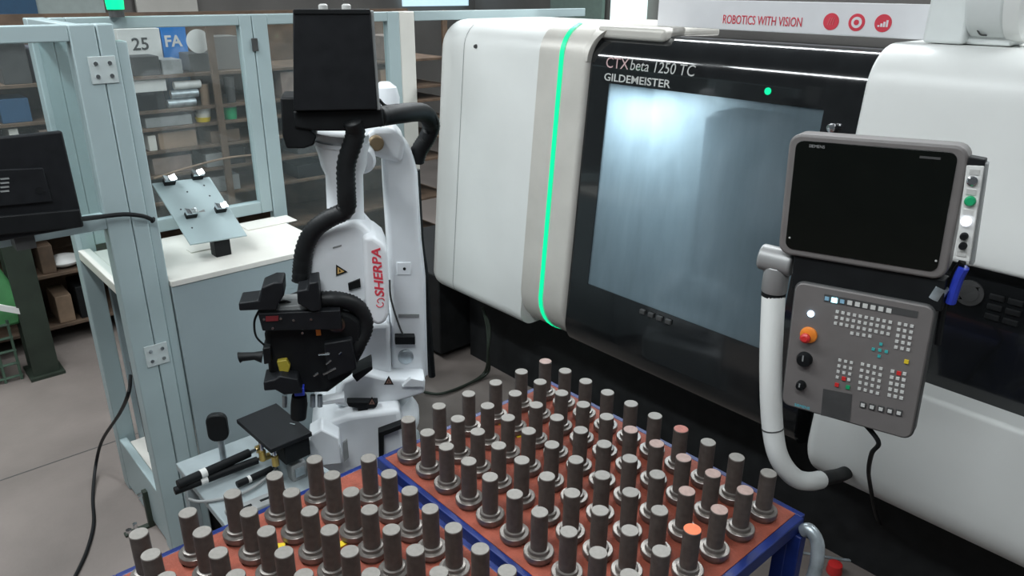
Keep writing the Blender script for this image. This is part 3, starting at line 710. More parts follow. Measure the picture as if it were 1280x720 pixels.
for pts, nm in (([(298, 379), (323, 376), (327, 360), (343, 353), (354, 353), (355, 370), (348, 380), (346, 388), (322, 388), (299, 389)], 'finger'),
                ([(371, 364), (384, 362), (386, 354), (398, 352), (400, 374), (402, 388), (390, 390), (372, 380)], 'finger'),
                ([(329, 478), (343, 475), (350, 470), (372, 474), (378, 492), (355, 494), (344, 488), (330, 489)], 'finger')):
    rprism(pts, GF+.06, GF-.04).build(nm, M_dark, gp, bevel=.005)
MB().tube([RP(328, 446, GF), RP(318, 445, GF), RP(303, 446, GF), RP(299, 447, GF)], [.022, .014, .016, .020], 14).build('suction_rod', M_black, gp)
rprism([(328, 436), (338, 434), (340, 454), (330, 456)], GF+.03, GF-.05).build('rod_block', M_black, gp, bevel=.004)
rprism([(346, 452), (358, 450), (363, 458), (360, 467), (350, 468)], GF+.02, GF-.02).build('yellow_sensor', mat('dull_yellow', (.42, .34, .04), .5), gp, bevel=.003)
rprism([(367, 486), (380, 485), (381, 495), (368, 496)], GF+.03, GF-.02).build('blue_clip', M_bluep, gp, bevel=.003)
MB().tube([RP(374, 494, GF), RP(374, 505, GF), RP(373, 522, GF)], [.026, .03, .028], 16).build('probe', M_black, gp)
for u in (356, 391, 400):
    MB().cyl(RP(u, 494, GF-.04), RP(u, 508, GF-.04), .010, n=10).build('rod', M_galv, gp)
rprism([(398, 503), (430, 497), (431, 503), (399, 507)], GF-.05, GF-.10).build('jaw_plate', M_robot, gp, bevel=.002)
for a, b in (((398, 443), (412, 442)), ((424, 443), (427, 440)), ((392, 470), (398, 466)), ((408, 455), (414, 450)), ((404, 468), (420, 460))):
    MB().cyl(RP(*a, GF+.03), RP(*b, GF+.03), .004, n=8).build('fitting', M_chrome, gp)
rprism([(404, 430), (440, 424), (446, 462), (410, 476)], GF+.03, GF-.05).build('actuator', M_dark, gp, bevel=.006)
rprism([(440, 470), (465, 457), (466, 462), (446, 478)], GF-.10, GF-.2).build('stop_arm', M_black, gp, bevel=.003)
hz([(402, 374, GF+.0), (420, 374, GF+.0), (442, 380, GF-.02), (455, 395, GF-.03), (456, 412, GF-.03), (448, 430, GF-.02), (440, 440, GF-.02)], .028, 'gripper_hose', gp)
MB().tube(smooth_path([RP(*p) for p in ((324, 388, GF), (318, 402, GF), (320, 420, GF), (330, 431, GF))]), .004, 6).build('air_line', M_black, gp)
MB().tube(smooth_path([RP(*p) for p in ((349, 378, GF), (358, 377, GF), (368, 382, GF))]), .005, 6).build('air_line', M_black, gp)

# ================================================================== CELL FRAME + CABINET
cell = thing('cell_enclosure', 'pale grey framed guard enclosure with clear panes standing around the robot', 'enclosure', (-1.6, -.6, 0))
XF = -1.30; PYc = -.962                # front post plane, gap between the two front posts
ZTOP = 2.268
def post(x0, x1, y0, y1, z0, z1, nm='post', mt=None): return MB().box((x0, y0, z0), (x1, y1, z1)).build(nm, mt or M_frame, cell, bevel=.005)
post(XF-.08, XF, PYc-.088, PYc-.002, .0, ZTOP)
post(XF-.08, XF, PYc+.001, PYc+.058, .0, ZTOP)
post(XF-.08, XF-.012, PYc+.0585, PYc+.098, .0, ZTOP-.06)
for z in (2.115, .985):
    pl = MB().box((XF, PYc-.046, z-.048), (XF+.005, PYc+.044, z+.046)).build('joint_plate', M_plate, cell, bevel=.002)
    for dy in (-.024, .022):
        for dz in (-.022, .022):
            MB().cyl((XF+.004, PYc+dy, z+dz), (XF+.010, PYc+dy, z+dz), .0075, n=8).build('screw', M_chrome, pl)
# left door leaf in the front plane
YL = -1.95
MB().box((XF-.055, YL, ZTOP-.055), (XF, PYc-.0885, ZTOP)).build('rail', M_frame, cell, bevel=.004)
MB().box((XF-.055, YL, 1.54), (XF, PYc-.0885, 1.595)).build('rail', M_frame, cell, bevel=.004)
post(XF-.08, XF, YL-.08, YL-.001, 0, ZTOP)
MB().box((XF-.035, YL, 1.595), (XF-.030, PYc-.089, ZTOP-.055)).build('pane', M_pane, cell)
# side bay going back
XB2 = -1.93
post(XB2-.08, XB2, PYc-.088, PYc-.01, 0, ZTOP)
MB().box((XB2, PYc-.086, ZTOP-.045), (XF-.081, PYc-.036, ZTOP)).build('rail', M_frame, cell, bevel=.004)
MB().box((XB2, PYc-.086, 1.245), (XF-.081, PYc-.036, 1.29)).build('rail', M_tabletop, cell, bevel=.004)
MB().box((XB2, PYc-.066, 1.29), (XF-.081, PYc-.061, ZTOP-.045)).build('pane', M_pane, cell)
MB().box((XB2, PYc-.086, .03), (XF-.081, PYc-.05, .30)).build('kick_panel', M_frame, cell, bevel=.004)
# rear windows
Y2, Y3, Y4 = -.120, .72, .80
def winframe(y0, y1, z0, z1, wd=.06):
    for lo, hi, nm in (((XB2-.05, y0, z0), (XB2, y0+wd, z1), 'stile'), ((XB2-.05, y1-wd, z0), (XB2, y1, z1), 'stile'),
                   ((XB2-.05, y0+wd+.0005, z1-.048), (XB2, y1-wd-.0005, z1), 'rail'), ((XB2-.05, y0+wd+.0005, z0), (XB2, y1-wd-.0005, z0+.06), 'rail')):
        MB().box(lo, hi).build(nm, M_frame, cell, bevel=.004)
    MB().box((XB2-.03, y0+wd, z0+.06), (XB2-.025, y1-wd, z1-.048)).build('pane', M_pane, cell)
winframe(PYc-.009, Y2, 1.30, ZTOP)
winframe(Y2+.004, Y3, .05, ZTOP, .075)
post(XB2-.08, XB2+.0, Y3+.001, Y3+.10, 0, ZTOP, mt=M_tabletop)
MB().box((XB2, Y2-.012, 2.10), (XB2+.012, Y2+.016, 2.16)).build('hinge', M_dkgrey, cell, bevel=.002)
MB().box((XB2-.04, Y3+.1005, ZTOP-.05), (XB2+.0, 2.2, ZTOP)).build('rail', M_frame, cell, bevel=.003)

cab = thing('feeder_cabinet', 'grey steel cabinet with cream top between the enclosure post and robot', 'cabinet', (-1.6, -.5, 0))
YC0, YC1 = PYc+.100, -.135
ZC = 1.28
MB().box((XB2+.03, YC0-.13, ZC-.025), (XF-.085, YC0-.0005, ZC)).box((XB2+.03, YC0, ZC-.025), (XF+.004, YC1, ZC)).build('top', M_tabletop, cab, bevel=.003)
MB().box((XF-.02, YC0+.001, .16), (XF, YC1-.004, ZC-.0255)).build('front_panel', M_panel, cab, bevel=.003)
MB().box((XB2+.06, YC1-.02, .16), (XF-.021, YC1-.001, ZC-.0255)).build('end_panel', M_panel, cab)
MB().box((XB2+.02, YC0-.1, .16), (XB2+.055, YC1-.021, 1.24)).build('rear_panel', M_panel, cab)
MB().box((XB2+.056, PYc-.0495, .27), (XF-.085, YC1-.022, .30)).build('bottom_shelf', M_tabletop, cab)
for yy in (YC0+.03, YC1-.05):
    for xx in (XB2+.08, XF-.05): MB().cyl((xx, yy, 0), (xx, yy, .16), .02, n=12).build('foot', M_black, cab)
for (u, v, w_, d_) in ((335, 279, .26, .12), (250, 312, .10, .06)):
    p = PZ(u, v, ZC); MB().box((p.x-d_/2, p.y-w_/2, ZC), (p.x+d_/2, p.y+w_/2, ZC+.006)).build('hatch_lid', M_tabletop, cab, bevel=.002)
# things inside the cabinet
def cyl_thing(name, label, cat, p, r, h, mt, grp=None):
    return tag(MB().lathe([(r*.9, 0), (r, r*.15), (r, h*.8), (r*.6, h*.9), (r*.55, h)], p, (0, 0, 1), 16).build(name, mt), label, cat, grp)
def inside(u, v, x, dz=0): return PX(u, v, x)
pb_ = PY(143, 378, -1.0)
pump = thing('pneumatic_unit', 'dark pneumatic unit with red cap inside the open cabinet side', 'valve', (pb_.x, -.95, .30))
MB().box((pb_.x-.05, -.98, .30), (pb_.x+.06, -.90, .80)).build('body', M_dkgrey, pump, bevel=.01)
MB().cyl((pb_.x+.03, -.94, .80), (pb_.x+.03, -.94, .99), .03, n=16).build('bowl', M_dkgreen, pump)
MB().cyl((pb_.x+.03, -.94, .99), (pb_.x+.03, -.94, 1.05), .032, n=16).build('cap', M_red, pump, bevel=.004)
MB().tube(smooth_path([V((pb_.x+.03, -.94, 1.05)), V((pb_.x+.0, -.94, 1.12)), V((pb_.x+.06, -.93, 1.17)), V((pb_.x-.03, -.92, 1.13))]), .012, 8).build('fitting', M_galv, pump)
# adjustable foot bracket beside the cabinet
fb = thing('floor_bracket', 'dark steel levelling bracket with bolt at the cabinet base', 'bracket', tuple(PZ(188, 655, 0)))
b0 = PZ(190, 657, .0); b1 = V((b0.x-.02, b0.y, .19))
MB().box((b0.x-.02, b0.y-.012, 0), (b0.x+.012, b0.y+.012, .20)).build('upright', M_dkgreen, fb, bevel=.003)
MB().box((b0.x-.02, b0.y-.12, 0), (b0.x+.012, b0.y-.0125, .012)).build('toe', M_dkgreen, fb, bevel=.002)
MB().cyl((b0.x, b0.y-.07, .012), (b0.x, b0.y-.07, .05), .010, n=10).cyl((b0.x, b0.y-.10, .012), (b0.x, b0.y-.10, .03), .014, n=6).build('bolt', M_chrome, fb)
MB().cyl((b0.x-.004, b0.y-.014, .185), (b0.x-.004, b0.y-.034, .185), .012, n=10).build('lock_bolt', M_chrome, fb)

# inspection fixture on the cabinet
pf = PZ(277, 318, ZC)
fx = thing('positioning_fixture', 'tilted grey plate with four dark V rests on cabinet top', 'fixture', tuple(pf))
FP = [PX(*c) for c in ((190, 229, pf.x-.20), (262, 221, pf.x-.20), (312, 293, pf.x+.05), (238, 306, pf.x+.05))]
ftn = (FP[1]-FP[0]).cross(FP[3]-FP[0]).normalized()
if ftn.x < 0: ftn = -ftn
FP[2] = FP[1]+(FP[3]-FP[0])
fpl = MB().prism(FP, -ftn*.008).build('plate', M_frame, fx, bevel=.002)
MB().box((pf.x-.03, pf.y-.035, ZC), (pf.x+.03, pf.y+.035, ZC+.085)).build('foot', M_black, fx, bevel=.004)
sup = (FP[0]+FP[1]+FP[2]+FP[3])/4
MB().bar((pf.x-.02, pf.y, ZC+.02), sup-ftn*.010, .03, .03, up=(0, 1, 0)).build('strut', M_grey, fx)
fr_ = (FP[1]-FP[0]).normalized(); fu_ = (FP[0]-FP[3]).normalized()
for u, v in ((211, 229), (246, 222), (238, 270), (275, 263)):
    p = PP(u, v, FP[0], ftn)
    r = MB().box((-.024, -.014, 0), (.024, .014, .030), frame(p, fr_, fu_)).build('v_rest', M_black, fx, bevel=.003)
    mb = MB(); Mx = frame(p+ftn*.030, fr_, fu_)
    mb.prism([Mx @ V(c) for c in ((-.024, -.014, 0), (.024, -.014, 0), (.024, -.014, .016), (.0, -.014, .004), (-.024, -.014, .016))], fu_*.028)
    mb.build('v_face', M_chrome, r)
for u, v in ((240, 285), (226, 262), (262, 245), (255, 232), (234, 240)):
    p = PP(u, v, FP[0], ftn); MB().cyl(p-ftn*.002, p+ftn*.002, .004, n=8).build('screw', M_chrome, fpl)

# monitor hung on the enclosure, seen from behind
HX = -1.18
mq = [PX(*c, HX) for c in ((-60, 170), (78, 164), (104, 284), (-60, 306))]
hm = thing('hanging_monitor', 'black monitor seen from behind hung on the enclosure post', 'monitor', (HX, mq[1].y-.2, 1.45))
body = MB().prism([V((HX, mq[0].y-.12, mq[1].z)), V((HX, mq[1].y, mq[1].z)), V((HX, mq[1].y+.005, mq[2].z)), V((HX, mq[0].y-.12, mq[2].z))], (-.03, 0, 0)).build('housing', M_dark, hm, bevel=.006)
h0 = PX(0, 200, HX); 
MB().prism([PX(u, v, HX+.012) for u, v in ((-60, 215), (54, 210), (66, 252), (-60, 264))], (-.014, 0, 0)).build('vesa_cover', M_dark, body, bevel=.003)
MB().prism([PX(u, v, HX+.018) for u, v in ((-60, 276), (100, 262), (104, 284), (-60, 300))], (-.020, 0, 0)).build('lower_edge', M_black, body, bevel=.004)
for k in range(4):
    MB().prism([PX(u, v+k*5.2, HX+.013) for u, v in ((0, 223), (11, 222), (12, 224), (1, 225))], (-.002, 0, 0)).build('vent_slot', M_grey, body)
p = PX(50, 238, HX+.012); MB().cyl(p, p+V((.003, 0, 0)), .012, n=14).build('port', M_black, body)
MB().box((XF+.001, PYc-.40, 1.545), (HX-.03, PYc-.34, 1.59)).build('hook', M_dkgrey, hm)
MB().tube(smooth_path([PX(100, 274, HX-.012), PX(125, 271, XF+.04), PX(155, 268, XF+.03), PX(178, 270, XF+.03), PX(191, 275, XF+.012)]), [.009]*8+[.0085]*24+[.013], 10).build('power_cable', M_black, hm)

# green signal lamp above the enclosure
gl = PX(142, -3, XB2+.02)
sl = thing('signal_beacon', 'glowing green signal beacon above the enclosure frame', 'lamp', (gl.x, gl.y, ZTOP))
MB().cyl((gl.x, gl.y, ZTOP-.001), (gl.x, gl.y, ZTOP+.03), .03, n=16).build('base', M_dkgrey, sl)
MB().lathe([(.034, .03), (.036, .06), (.036, .14), (.03, .15)], (gl.x, gl.y, ZTOP), n=18).build('lens', M_beacon, sl)
MB().cyl((gl.x, gl.y, ZTOP+.15), (gl.x, gl.y, ZTOP+.17), .036, n=16).build('cap', M_dkgrey, sl)

# ================================================================== TOOL STAND between cabinet and left cart
ts = thing('tool_stand', 'white gripper tool stand between the cabinet and robot base', 'stand', (-.80, -.86, 0))
ZS = .66
s0 = [PZ(u, v, ZS) for u, v in ((238, 640), (330, 590), (398, 570), (400, 650), (300, 690))]
MB().box((-.98, -1.05, ZS-.03), (-.36, -.66, ZS)).build('table_top', M_stand, ts, bevel=.004)
MB().prism([V((-.60, -.67, ZS)), V((-.38, -.67, ZS)), V((-.38, -.67, ZS+.09)), V((-.60, -.67, ZS+.05))], (0, -.02, 0)).build('bracket', M_stand, ts, bevel=.003)
for xx in (-.95, -.39):
    for yy in (-1.02, -.69): MB().box((xx-.02, yy-.02, 0), (xx+.02, yy+.02, ZS-.03)).build('leg', M_stand, ts, bevel=.003)
sd = PZ(340, 560, ZS+.10)
dv = thing('vision_sensor', 'black flat topped sensor head tilted on the white tool stand', 'sensor', (sd.x, sd.y, ZS))
dq = [PZ(u, v, ZS+.20) for u, v in ((296, 530), (346, 509), (390, 540), (338, 562))]
dq[0].z += .02; dq[1].z += .02
MB().prism(dq, (0, 0, -.018)).build('cover', M_dark, dv, bevel=.003)
ctr = dq[2]*.62+dq[3]*.38; cin = (dq[0]+dq[1])/2
def mixp(a, b): return dq[3]*(1-a)*(1-b)+dq[2]*a*(1-b)+dq[0]*(1-a)*b+dq[1]*a*b
MB().prism([mixp(.35, .06)+V((0, 0, -.02)), mixp(.97, .06)+V((0, 0, -.02)), mixp(.97, .8)+V((0, 0, -.02)), mixp(.35, .8)+V((0, 0, -.02))], (0, 0, -.085)).build('housing', M_black, dv, bevel=.004)
pz = mixp(.6, .4); MB().cyl((pz.x, pz.y, ZS), (pz.x, pz.y, pz.z-.1), .03, n=16).build('post', M_stand, dv)
for a_, b_ in ((.05, .35), (.16, .12)):
    q_ = mixp(a_, b_); MB().cyl((q_.x, q_.y, q_.z-.095), (q_.x, q_.y, q_.z-.055), .013, n=12).build('fitting', M_brass, dv); MB().cyl((q_.x, q_.y, q_.z-.055), (q_.x, q_.y, q_.z-.0185), .008, n=10).build('nipple', M_chrome, dv)
for u, v in ((351, 519), (365, 530)):
    p = PZ(u, v, ZS+.206); MB().bar(p+V((-.012, -.006, 0)), p+V((.012, .006, 0)), .006, .004).build('clip', M_chrome, dv)
pp_ = PZ(275, 545, ZS+.14)
pd_ = thing('paddle_sensor', 'black paddle shaped sensor on a short stalk by the tool stand', 'sensor', (pp_.x, pp_.y, ZS))
pm = frame(pp_+V((0, 0, .05)), RR, UP)
MB().prism([pm @ V((x, y, 0)) for x, y in rrect(.075, .115, .03)], RF*.03).build('paddle', M_black, pd_, bevel=.006)
MB().cyl((pp_.x, pp_.y, ZS), pp_+V((0, 0, .0)), .012, n=12).build('stalk', M_galv, pd_)
# slim actuators lying on the stand
for k, ((u0, v0), (u1, v1), r, z) in enumerate((((222, 606), (312, 566), .017, ZS+.055), ((218, 614), (322, 575), .015, ZS+.030), ((296, 606), (340, 586), .013, ZS+.02))):
    a = PZ(u0, v0, z); b = PZ(u1, v1, z); d = b-a
    lab = ('black pneumatic cylinder with white band lying uppermost on the tool stand', 'black pneumatic cylinder with chrome nose lying below the banded one on the stand', 'short dark pneumatic cylinder lying beside the sensor on the stand')[k]
    t = thing('pneumatic_cylinder', lab, 'cylinder', (a.x, a.y, z-r))
    MB().cyl(a, b, r, n=14).build('barrel', M_black, t, bevel=.002)
    MB().cyl(a+d*.30, a+d*.38, r*1.08, n=14).build('band', M_paper, t)
    MB().cyl(b, b+d*.10, r*.5, n=10).build('rod', M_chrome, t)
    MB().cyl(b+d*.10, b+d*.16, r*.9, n=10).build('nose', M_brass if k < 2 else M_chrome, t)
a = PZ(236, 618, ZS+.012)
tag(MB().tube(smooth_path([PZ(236, 624, ZS+.008), PZ(250, 627, ZS+.008), PZ(275, 624, ZS+.010), PZ(305, 616, ZS+.012), PZ(330, 600, ZS+.014), PZ(352, 580, ZS+.016)]), .006, 8).build('air_hose', M_grey), 'thin grey air hose curling along the tool stand edge', 'hose')

ja = PZ(285, 648, ZS); jb = PZ(362, 616, ZS)
gj = thing('gripper_jaw', 'flat grey gripper jaw with two slots lying on the tool stand', 'jaw', tuple((ja+jb)/2))
jd = (jb-ja).normalized(); jm = frame((ja+jb)/2, jd, UP.cross(jd)); JL = (jb-ja).length/2
MB().box((-JL, -.032, 0), (JL, .032, .016), jm).build('plate', M_grey, gj, bevel=.003)
for sx_ in (-.5, .3): MB().box((sx_*JL-.03, -.006, .0162), (sx_*JL+.03, .006, .0175), jm).build('slot', M_black, gj)
for sx_ in (-.85, .8): MB().cyl(jm @ V((sx_*JL, 0, .016)), jm @ V((sx_*JL, 0, .024)), .009, n=10).build('bolt', M_chrome, gj)
kb = PZ(368, 592, ZS)
gb = thing('clamp_block', 'grey steel clamp block standing under the black sensor head', 'block', tuple(kb))
MB().box((kb.x-.05, kb.y-.03, ZS), (kb.x+.05, kb.y+.03, ZS+.07)).build('body', M_grey, gb, bevel=.004)
MB().box((kb.x+.0502, kb.y-.018, ZS+.02), (kb.x+.056, kb.y+.018, ZS+.055)).build('face_plate', M_galv, gb)
# ================================================================== CABLES ON THE FLOOR
tag(MB().tube(smooth_path([PY(163, 470, -1.0), PY(161, 490, -1.07), PY(150, 516, -1.08), PZ(128, 550, .25), PZ(120, 580, .06), PZ(116, 620, .008), PZ(117, 655, .008), PZ(108, 690, .008), PZ(92, 724, .008)]), .008, 8).build('power_cable', M_black), 'black power cable running from the cabinet across the floor', 'cable')
tag(MB().tube(smooth_path([PZ(960, 684, .006), PZ(1010, 692, .006), PZ(1060, 700, .006), PZ(1115, 701, .006), PZ(1140, 699, .006)]), .006, 8).build('floor_wire', M_galv), 'thin pale wire lying on the floor beside the cart handle', 'wire')
tag(MB().tube(smooth_path([PZ(1092, 672, .014), PZ(1105, 692, .02), PZ(1118, 712, .014), PZ(1130, 735, .006)]), .005, 8).build('floor_wire', M_grey), 'thin dark wire crossing over the pale wire on floor', 'wire')
p = PZ(1042, 716, .0); tag(MB().lathe([(.03, 0), (.034, .01), (.03, .05), (.018, .055)], p, n=16).build('red_cap', M_red), 'small red plastic cap lying on the floor near wires', 'cap')
for k_ in range(2):
    MB().tube(smooth_path([PY(603, 384, 1.05), PY(609+k_*3, 410, 1.05), PY(610, 440, 1.02), PZ(606+k_*4, 465, .05), PZ(585, 480, .016), PZ(552, 492, .016), PZ(530, 490, .016)]), .009, 8).build('coolant_hose', M_dkgreen, lathe)

# ================================================================== BACKGROUND WORKSHOP
def bgbox(name, label, cat, x, u0, v0, u1, v1, depth, mt, grp=None, bevel=.004, parts=None):
    a = PX(u0, v1, x); b = PX(u1, v0, x)
    return tag(MB().box((x-depth, a.y, a.z), (x, b.y, b.z)).build(name, mt, bevel=bevel), label, cat, grp)
SX = -4.0
rack = thing('storage_rack', 'brown wooden storage rack crowded with boxes behind the enclosure', 'rack', (SX-.3, -.2, 0))
RY0, RY1 = -1.9, 2.6
shz = [.15, .53, .90, 1.10, 1.277, 1.44, 1.563, 1.80]
for z in shz: MB().box((SX-.60, RY0, z-.022), (SX, RY1, z)).build('shelf_board', M_brown, rack, bevel=.002)
for yy in (RY0, -.62, .43, 1.35, RY1-.06):
    MB().box((SX+.001, yy, 0), (SX+.03, yy+.05, 2.20)).build('upright', M_brown, rack, bevel=.003)
MB().box((SX-.62, RY0, 0), (SX-.601, RY1, 2.20)).build('back_board', M_brown, rack)
def shelf_item(name, label, cat, u0, u1, z, h, d, mt, kind='box', x=SX-.03, grp=None):
    def yat(u):
        y = 0.
        for _ in range(30):
            dd = V((x, y, z+h/2))-CAM; y += (u-(640+FPX*dd.dot(CR)/dd.dot(CF)))/FPX*dd.dot(CF)/.9
        return y
    y0, y1 = yat(u0), yat(u1)
    if kind == 'box': o = MB().box((x-d, y0, z), (x, y1, z+h)).build(name, mt, bevel=.004)
    elif kind == 'roll': o = MB().cyl((x-h/2, y0, z+h/2), (x-h/2, y1, z+h/2), h/2, n=16).build(name, mt)
    else:
        r = (y1-y0)/2; o = MB().lathe([(r*.86, 0), (r, h)], (x-r, (y0+y1)/2, z), n=20).build(name, mt)
    tag(o, label, cat, grp); return o
M_cblue = mat('carton_blue', (.015, .20, .60), .5); M_cblue2 = mat('carton_dull_blue', (.05, .18, .36), .6)
M_pinkb = mat('carton_pinkish', (.22, .165, .14), .8, var=.25)
bx1 = shelf_item('carton', 'white carton with dark stencilled numbers on the rack', 'box', 150, 203, 1.80, .30, .2, M_paper, x=SX-.30)
text('lettering', '25', frame(V((SX-.298, bx1.location.y-.06, 1.80+.155)), V((0, 1, 0)), UP), .12, M_dkgrey, bx1, bold=.002)
bx2 = shelf_item('carton', 'bright blue carton with white letters on the rack', 'box', 204, 235, 1.80, .31, .2, M_cblue, x=SX-.30)
text('lettering', 'FA', frame(V((SX-.298, bx2.location.y-.075, 1.80+.17)), V((0, 1, 0)), UP), .11, M_paper, bx2, bold=.003)
shelf_item('bench_vice', 'dark grey bench vice in front of the white numbered carton', 'vice', 166, 200, 1.80, .13, .2, M_dkgrey)
shelf_item('jaw_block', 'low grey block beside the bench vice on the rack', 'block', 203, 228, 1.80, .10, .2, M_grey)
dd_ = shelf_item('stand_box', 'charcoal box behind the white disc on the rack', 'box', 237, 262, 1.80, .13, .2, M_dkgrey, x=SX-.08)
tag(MB().lathe([(.082, 0), (.084, .012), (.05, .018)], (SX-.06, dd_.location.y, 1.80+.215), (1, 0, 0), 24).build('disc', M_paper), 'white round disc leaning on the rack beside blue carton', 'disc')
shelf_item('carton', 'tall dull grey carton on the rack by the window stile', 'box', 266, 300, 1.80, .24, .2, mat('grey_brown', (.16, .15, .14), .7), x=SX-.1)
e1_ = shelf_item('tool_case', 'black tool case under the flat white carton on the rack', 'case', 160, 206, 1.563, .125, .3, M_black)
shelf_item('carton', 'flat white carton lying on the black tool case', 'box', 156, 208, 1.6885, .085, .3, M_paper)
for k in range(3):
    shelf_item('foil_roll', ('shiny foil roll at the bottom of the pile on the rack', 'shiny foil roll in the middle of the pile on the rack', 'white paper roll on top of the foil rolls')[k], 'roll', 211+4*k, 246+3*k, 1.563+.062*k, .06, .1, (M_galv, M_galv, M_paper)[k], 'roll')
shelf_item('carton', 'small dull blue carton behind the foil rolls on the rack', 'box', 212, 240, 1.563, .215, .15, M_cblue2, x=SX-.25)
shelf_item('tin', 'tin with orange label beside the foil rolls on the rack', 'tin', 252, 264, 1.563, .15, .1, M_cardb, 'cyl')
shelf_item('bottle', 'dark bottle standing on the rack by the tin', 'bottle', 270, 279, 1.563, .17, .1, M_black, 'cyl')
shelf_item('bottle', 'grey bottle standing on the rack close to the window stile', 'bottle', 284, 296, 1.563, .19, .1, M_dkgrey, 'cyl')
shelf_item('carton', 'flat grey carton with pale front edge on the rack', 'box', 182, 240, 1.44, .07, .3, M_grey)
for k in range(3):
    c_ = shelf_item('cup', ('white cup at the bottom of the stack beside green bucket', 'cream cup in the middle of the stack beside green bucket', 'yellowish cup on top of the stack beside green bucket')[k], 'cup', 248, 267, 1.44+.033*k, .032, .1, (M_yellow, M_tabletop, M_paper)[k], 'cyl')
bk = shelf_item('bucket', 'small green bucket with white rim on the rack by window stile', 'bucket', 281, 300, 1.44, .09, .1, M_green, 'cyl')
MB().lathe([(.058, .088), (.060, .11), (.05, .112)], bk.location, n=18).build('rim', M_paper, bk)
for k, (u0, u1, z, h, mt, lb) in enumerate((
    (186, 196, 1.277, .11, M_tabletop, 'narrow cream box on the rack behind the fixture plate'), (199, 246, 1.277, .12, M_cardb, 'wide brown carton on the rack behind the fixture plate'), (264, 300, 1.277, .09, M_brown, 'low brown crate on the rack below the green bucket'),
    (192, 240, 1.10, .12, M_pinkb, 'pinkish carton on the rack under the wide brown carton'), (258, 280, 1.10, .10, M_grey, 'small grey box on the rack under the brown crate'), (286, 306, 1.10, .13, M_black, 'black box on the rack under the brown crate'),
    (190, 235, .90, .13, M_dkgrey, 'charcoal crate on the rack below the pinkish carton'), (262, 300, .90, .12, M_grey, 'grey crate on the rack below the black box'),
    (352, 372, 1.563, .2, M_pinkb, 'pinkish carton on the rack left of the camera box'), (480, 500, 1.80, .20, M_pinkb, 'pinkish carton on the rack right of the camera box'), (476, 506, 1.563, .16, M_cardb, 'brown carton on the rack right of the camera box'),
    (372, 405, 1.277, .12, M_cardb, 'brown carton on the rack behind the camera mount'), (372, 410, 1.10, .10, M_dkgrey, 'charcoal box on the rack behind the forearm'), (455, 476, 1.10, .12, M_pinkb, 'pinkish box on the rack between forearm and lower arm'), (372, 408, .90, .11, M_black, 'black crate on the rack behind the forearm'), (452, 480, .90, .12, M_dkgrey, 'charcoal crate on the rack between forearm and lower arm'),
    (0, 38, 1.563, .15, mat('crate_blue', (.02, .08, .17), .6), 'dark blue crate on the rack seen through the left pane'), (0, 36, 1.80, .25, M_dkgrey, 'large charcoal case on the rack seen through the left pane'), (42, 56, 1.80, .22, mat('mauve_grey', (.15, .15, .18), .7), 'mauve grey box on the rack seen through the left pane'),
    (12, 24, 1.44, .09, M_tabletop, 'small cream box on the rack above the hanging monitor'), (50, 62, 1.44, .06, M_pinkb, 'small pinkish box on the rack above the hanging monitor'), (36, 60, 1.277, .09, M_paper, 'white paper pack on the rack above the hanging monitor'), (0, 22, 1.277, .08, M_cardb, 'brown tray on the rack above the hanging monitor'),
    (62, 92, 1.80, .30, M_paper, 'tall white carton on the rack seen through the side pane'), (70, 98, 1.563, .15, M_sign, 'white box on the rack seen through the side pane'), (78, 104, 1.277, .15, M_dkgreen, 'dark green box on the rack seen through the side pane'))):
    shelf_item('carton', lb, 'box', u0, u1, z, h, .28, mt)
wv = smooth_path([V((SX+.06, -.10, 1.10)), V((SX+.05, .15, 1.14)), V((SX+.04, .45, 1.17)), V((SX+.04, .75, 1.16))])
tag(MB().tube(wv, .008, 8).build('bent_strip', M_cardb), 'brown bent strip hanging along the rack front behind fixture', 'strip')

# green steel post, crate and oddments on the far left
pc = V((-3.57, -1.075, 0))
col = thing('steel_post', 'dark green steel post standing on the floor below the hanging monitor', 'post', tuple(pc))
MB().box((pc.x-.16, pc.y-.075, .02), (pc.x-.14, pc.y+.075, 1.25)).box((pc.x, pc.y-.075, .02), (pc.x+.02, pc.y+.075, 1.25)).box((pc.x-.14, pc.y-.010, .02), (pc.x, pc.y+.010, 1.25)).build('beam', M_dkgreen, col)
MB().box((pc.x-.20, pc.y-.10, 0), (pc.x+.05, pc.y+.10, .02)).build('base_plate', M_dkgreen, col)
cx0, cx1, cy0, cy1 = -3.90, -3.62, -1.95, -1.20
cr_ = thing('mesh_crate', 'green wire mesh crate with pink lining standing on the floor', 'crate', ((cx0+cx1)/2, -1.5, 0))
MB().box((cx0, cy0+.02, .03), (cx1-.02, cy1-.12, .36)).build('lining', mat('pink_lining', (.30, .21, .19), .8), cr_)
for k in range(9):
    MB().cyl((cx1, cy0+.09*k+.02, .0), (cx1, cy0+.09*k+.02, .42), .009, n=6).build('wire', M_crate2, cr_)
for k in range(5):
    MB().cyl((cx1, cy0, .03+.09*k), (cx1, cy1, .03+.09*k), .009, n=6).build('wire', M_crate2, cr_)
gp0 = PX(20, 360, cx1-.03)
tag(MB().prism([V((cx1-.03, cy0, .361)), V((cx1-.03, gp0.y-.02, .361)), V((cx1-.03, gp0.y+.03, .52)), V((cx1-.03, gp0.y-.08, .80)), V((cx1-.03, cy0, .80))], (-.22, 0, 0)).build('green_bin', M_crate, bevel=.02), 'bright green plastic bin standing on the mesh crate', 'bin')
q0 = PX(-25, 380, cx1+.10); q1 = PX(50, 393, cx1+.02)
tag(MB().bar(q0, q1, .04, .035).build('white_batten', M_paper), 'white batten sticking out in front of the green bin', 'batten')
pl_ = PX(84, 330, SX-.06)
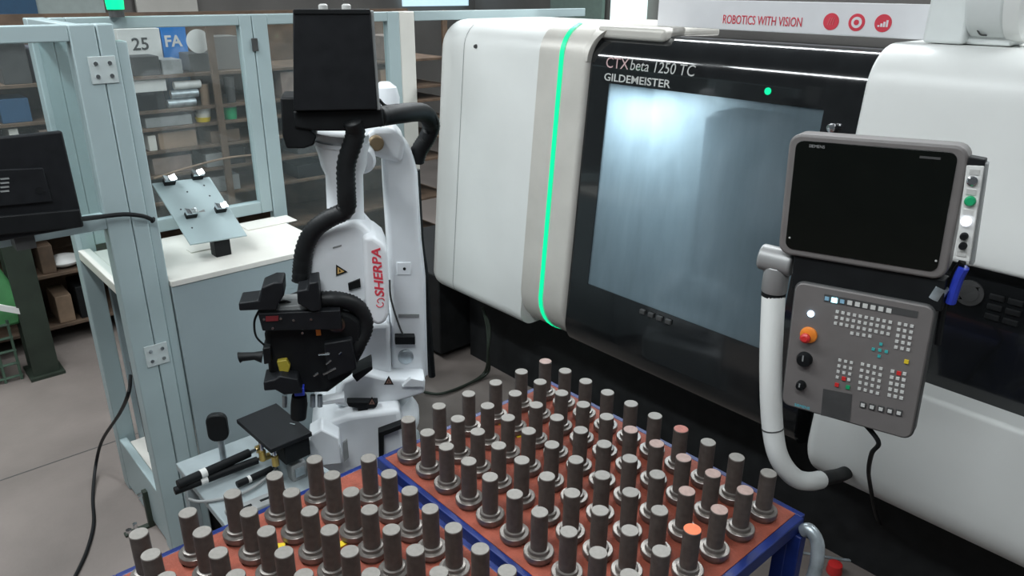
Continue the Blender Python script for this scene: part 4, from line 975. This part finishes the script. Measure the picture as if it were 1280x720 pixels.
mb = MB(); bmesh.ops.create_uvsphere(mb.bm, u_segments=16, v_segments=10, radius=1, matrix=Matrix.Translation((SX-.14, pl_.y, .53+.042)) @ Matrix.Diagonal((.11, .11, .042, 1)))
tag(mb.build('white_bag', M_paper), 'small white bag lying on a low rack shelf beside side post', 'bag')
for k, (u0, u1, z, h, mt, lb) in enumerate(((72, 92, .15, .2, M_cardb, 'brown carton on the lowest rack board under the white bag'), (98, 124, .15, .24, M_black, 'black carton on the lowest rack board close to the side post'), (50, 68, .53, .2, M_brown, 'brown crate on the rack beside the white bag'))):
    shelf_item('carton', lb, 'box', u0, u1, z, h, .28, mt)

# far end of the hall
def struct_box(name, x, u0, v0, u1, v1, depth, mt):
    a = PX(u0, v1, x); b = PX(u1, v0, x)
    return struct(MB().box((x-depth, a.y, a.z), (x, b.y, b.z)).build(name, mt))
struct_box('door_1', -8.85, -60, -30, 38, 60, .1, mat('roller_blue', (.05, .13, .24), .6))
bgbox('wall_board', 'beige notice board high on the far wall', 'board', -8.9, 176, -30, 242, 40, .05, M_tabletop)
bgbox('wall_panel', 'pale grey translucent panel on the far wall beside roller door', 'panel', -8.9, 42, -30, 124, 50, .05, mat('pale_panel', (.50, .58, .56), .6))
YW = 6.9
def wallY(name, label, cat, u0, v0, u1, v1, mt, d=.06):
    a = PY(u0, v1, YW); b = PY(u1, v0, YW)
    return tag(MB().box((a.x, YW-d, max(a.z, .0)), (b.x, YW, b.z)).build(name, mt), label, cat)
M_winlit = mat('lit_window', (.7, .85, .85), .4, emit=(.75, .92, .90), es=1.1)
wl_ = wallY('window_1', '', '', 764, -30, 812, 60, M_winlit); struct(wl_); del wl_['label']; del wl_['category']
wallY('wall_panel', 'grey green wall panel beside the bright far window', 'panel', 690, -30, 758, 60, mat('grey_green', (.24, .33, .29), .7))
M_winblue = mat('blue_window', (.6, .8, .9), .4, emit=(.55, .78, .90), es=.9)
struct_box('window_2', -8.9, 505, -40, 585, 8, .05, M_winblue)
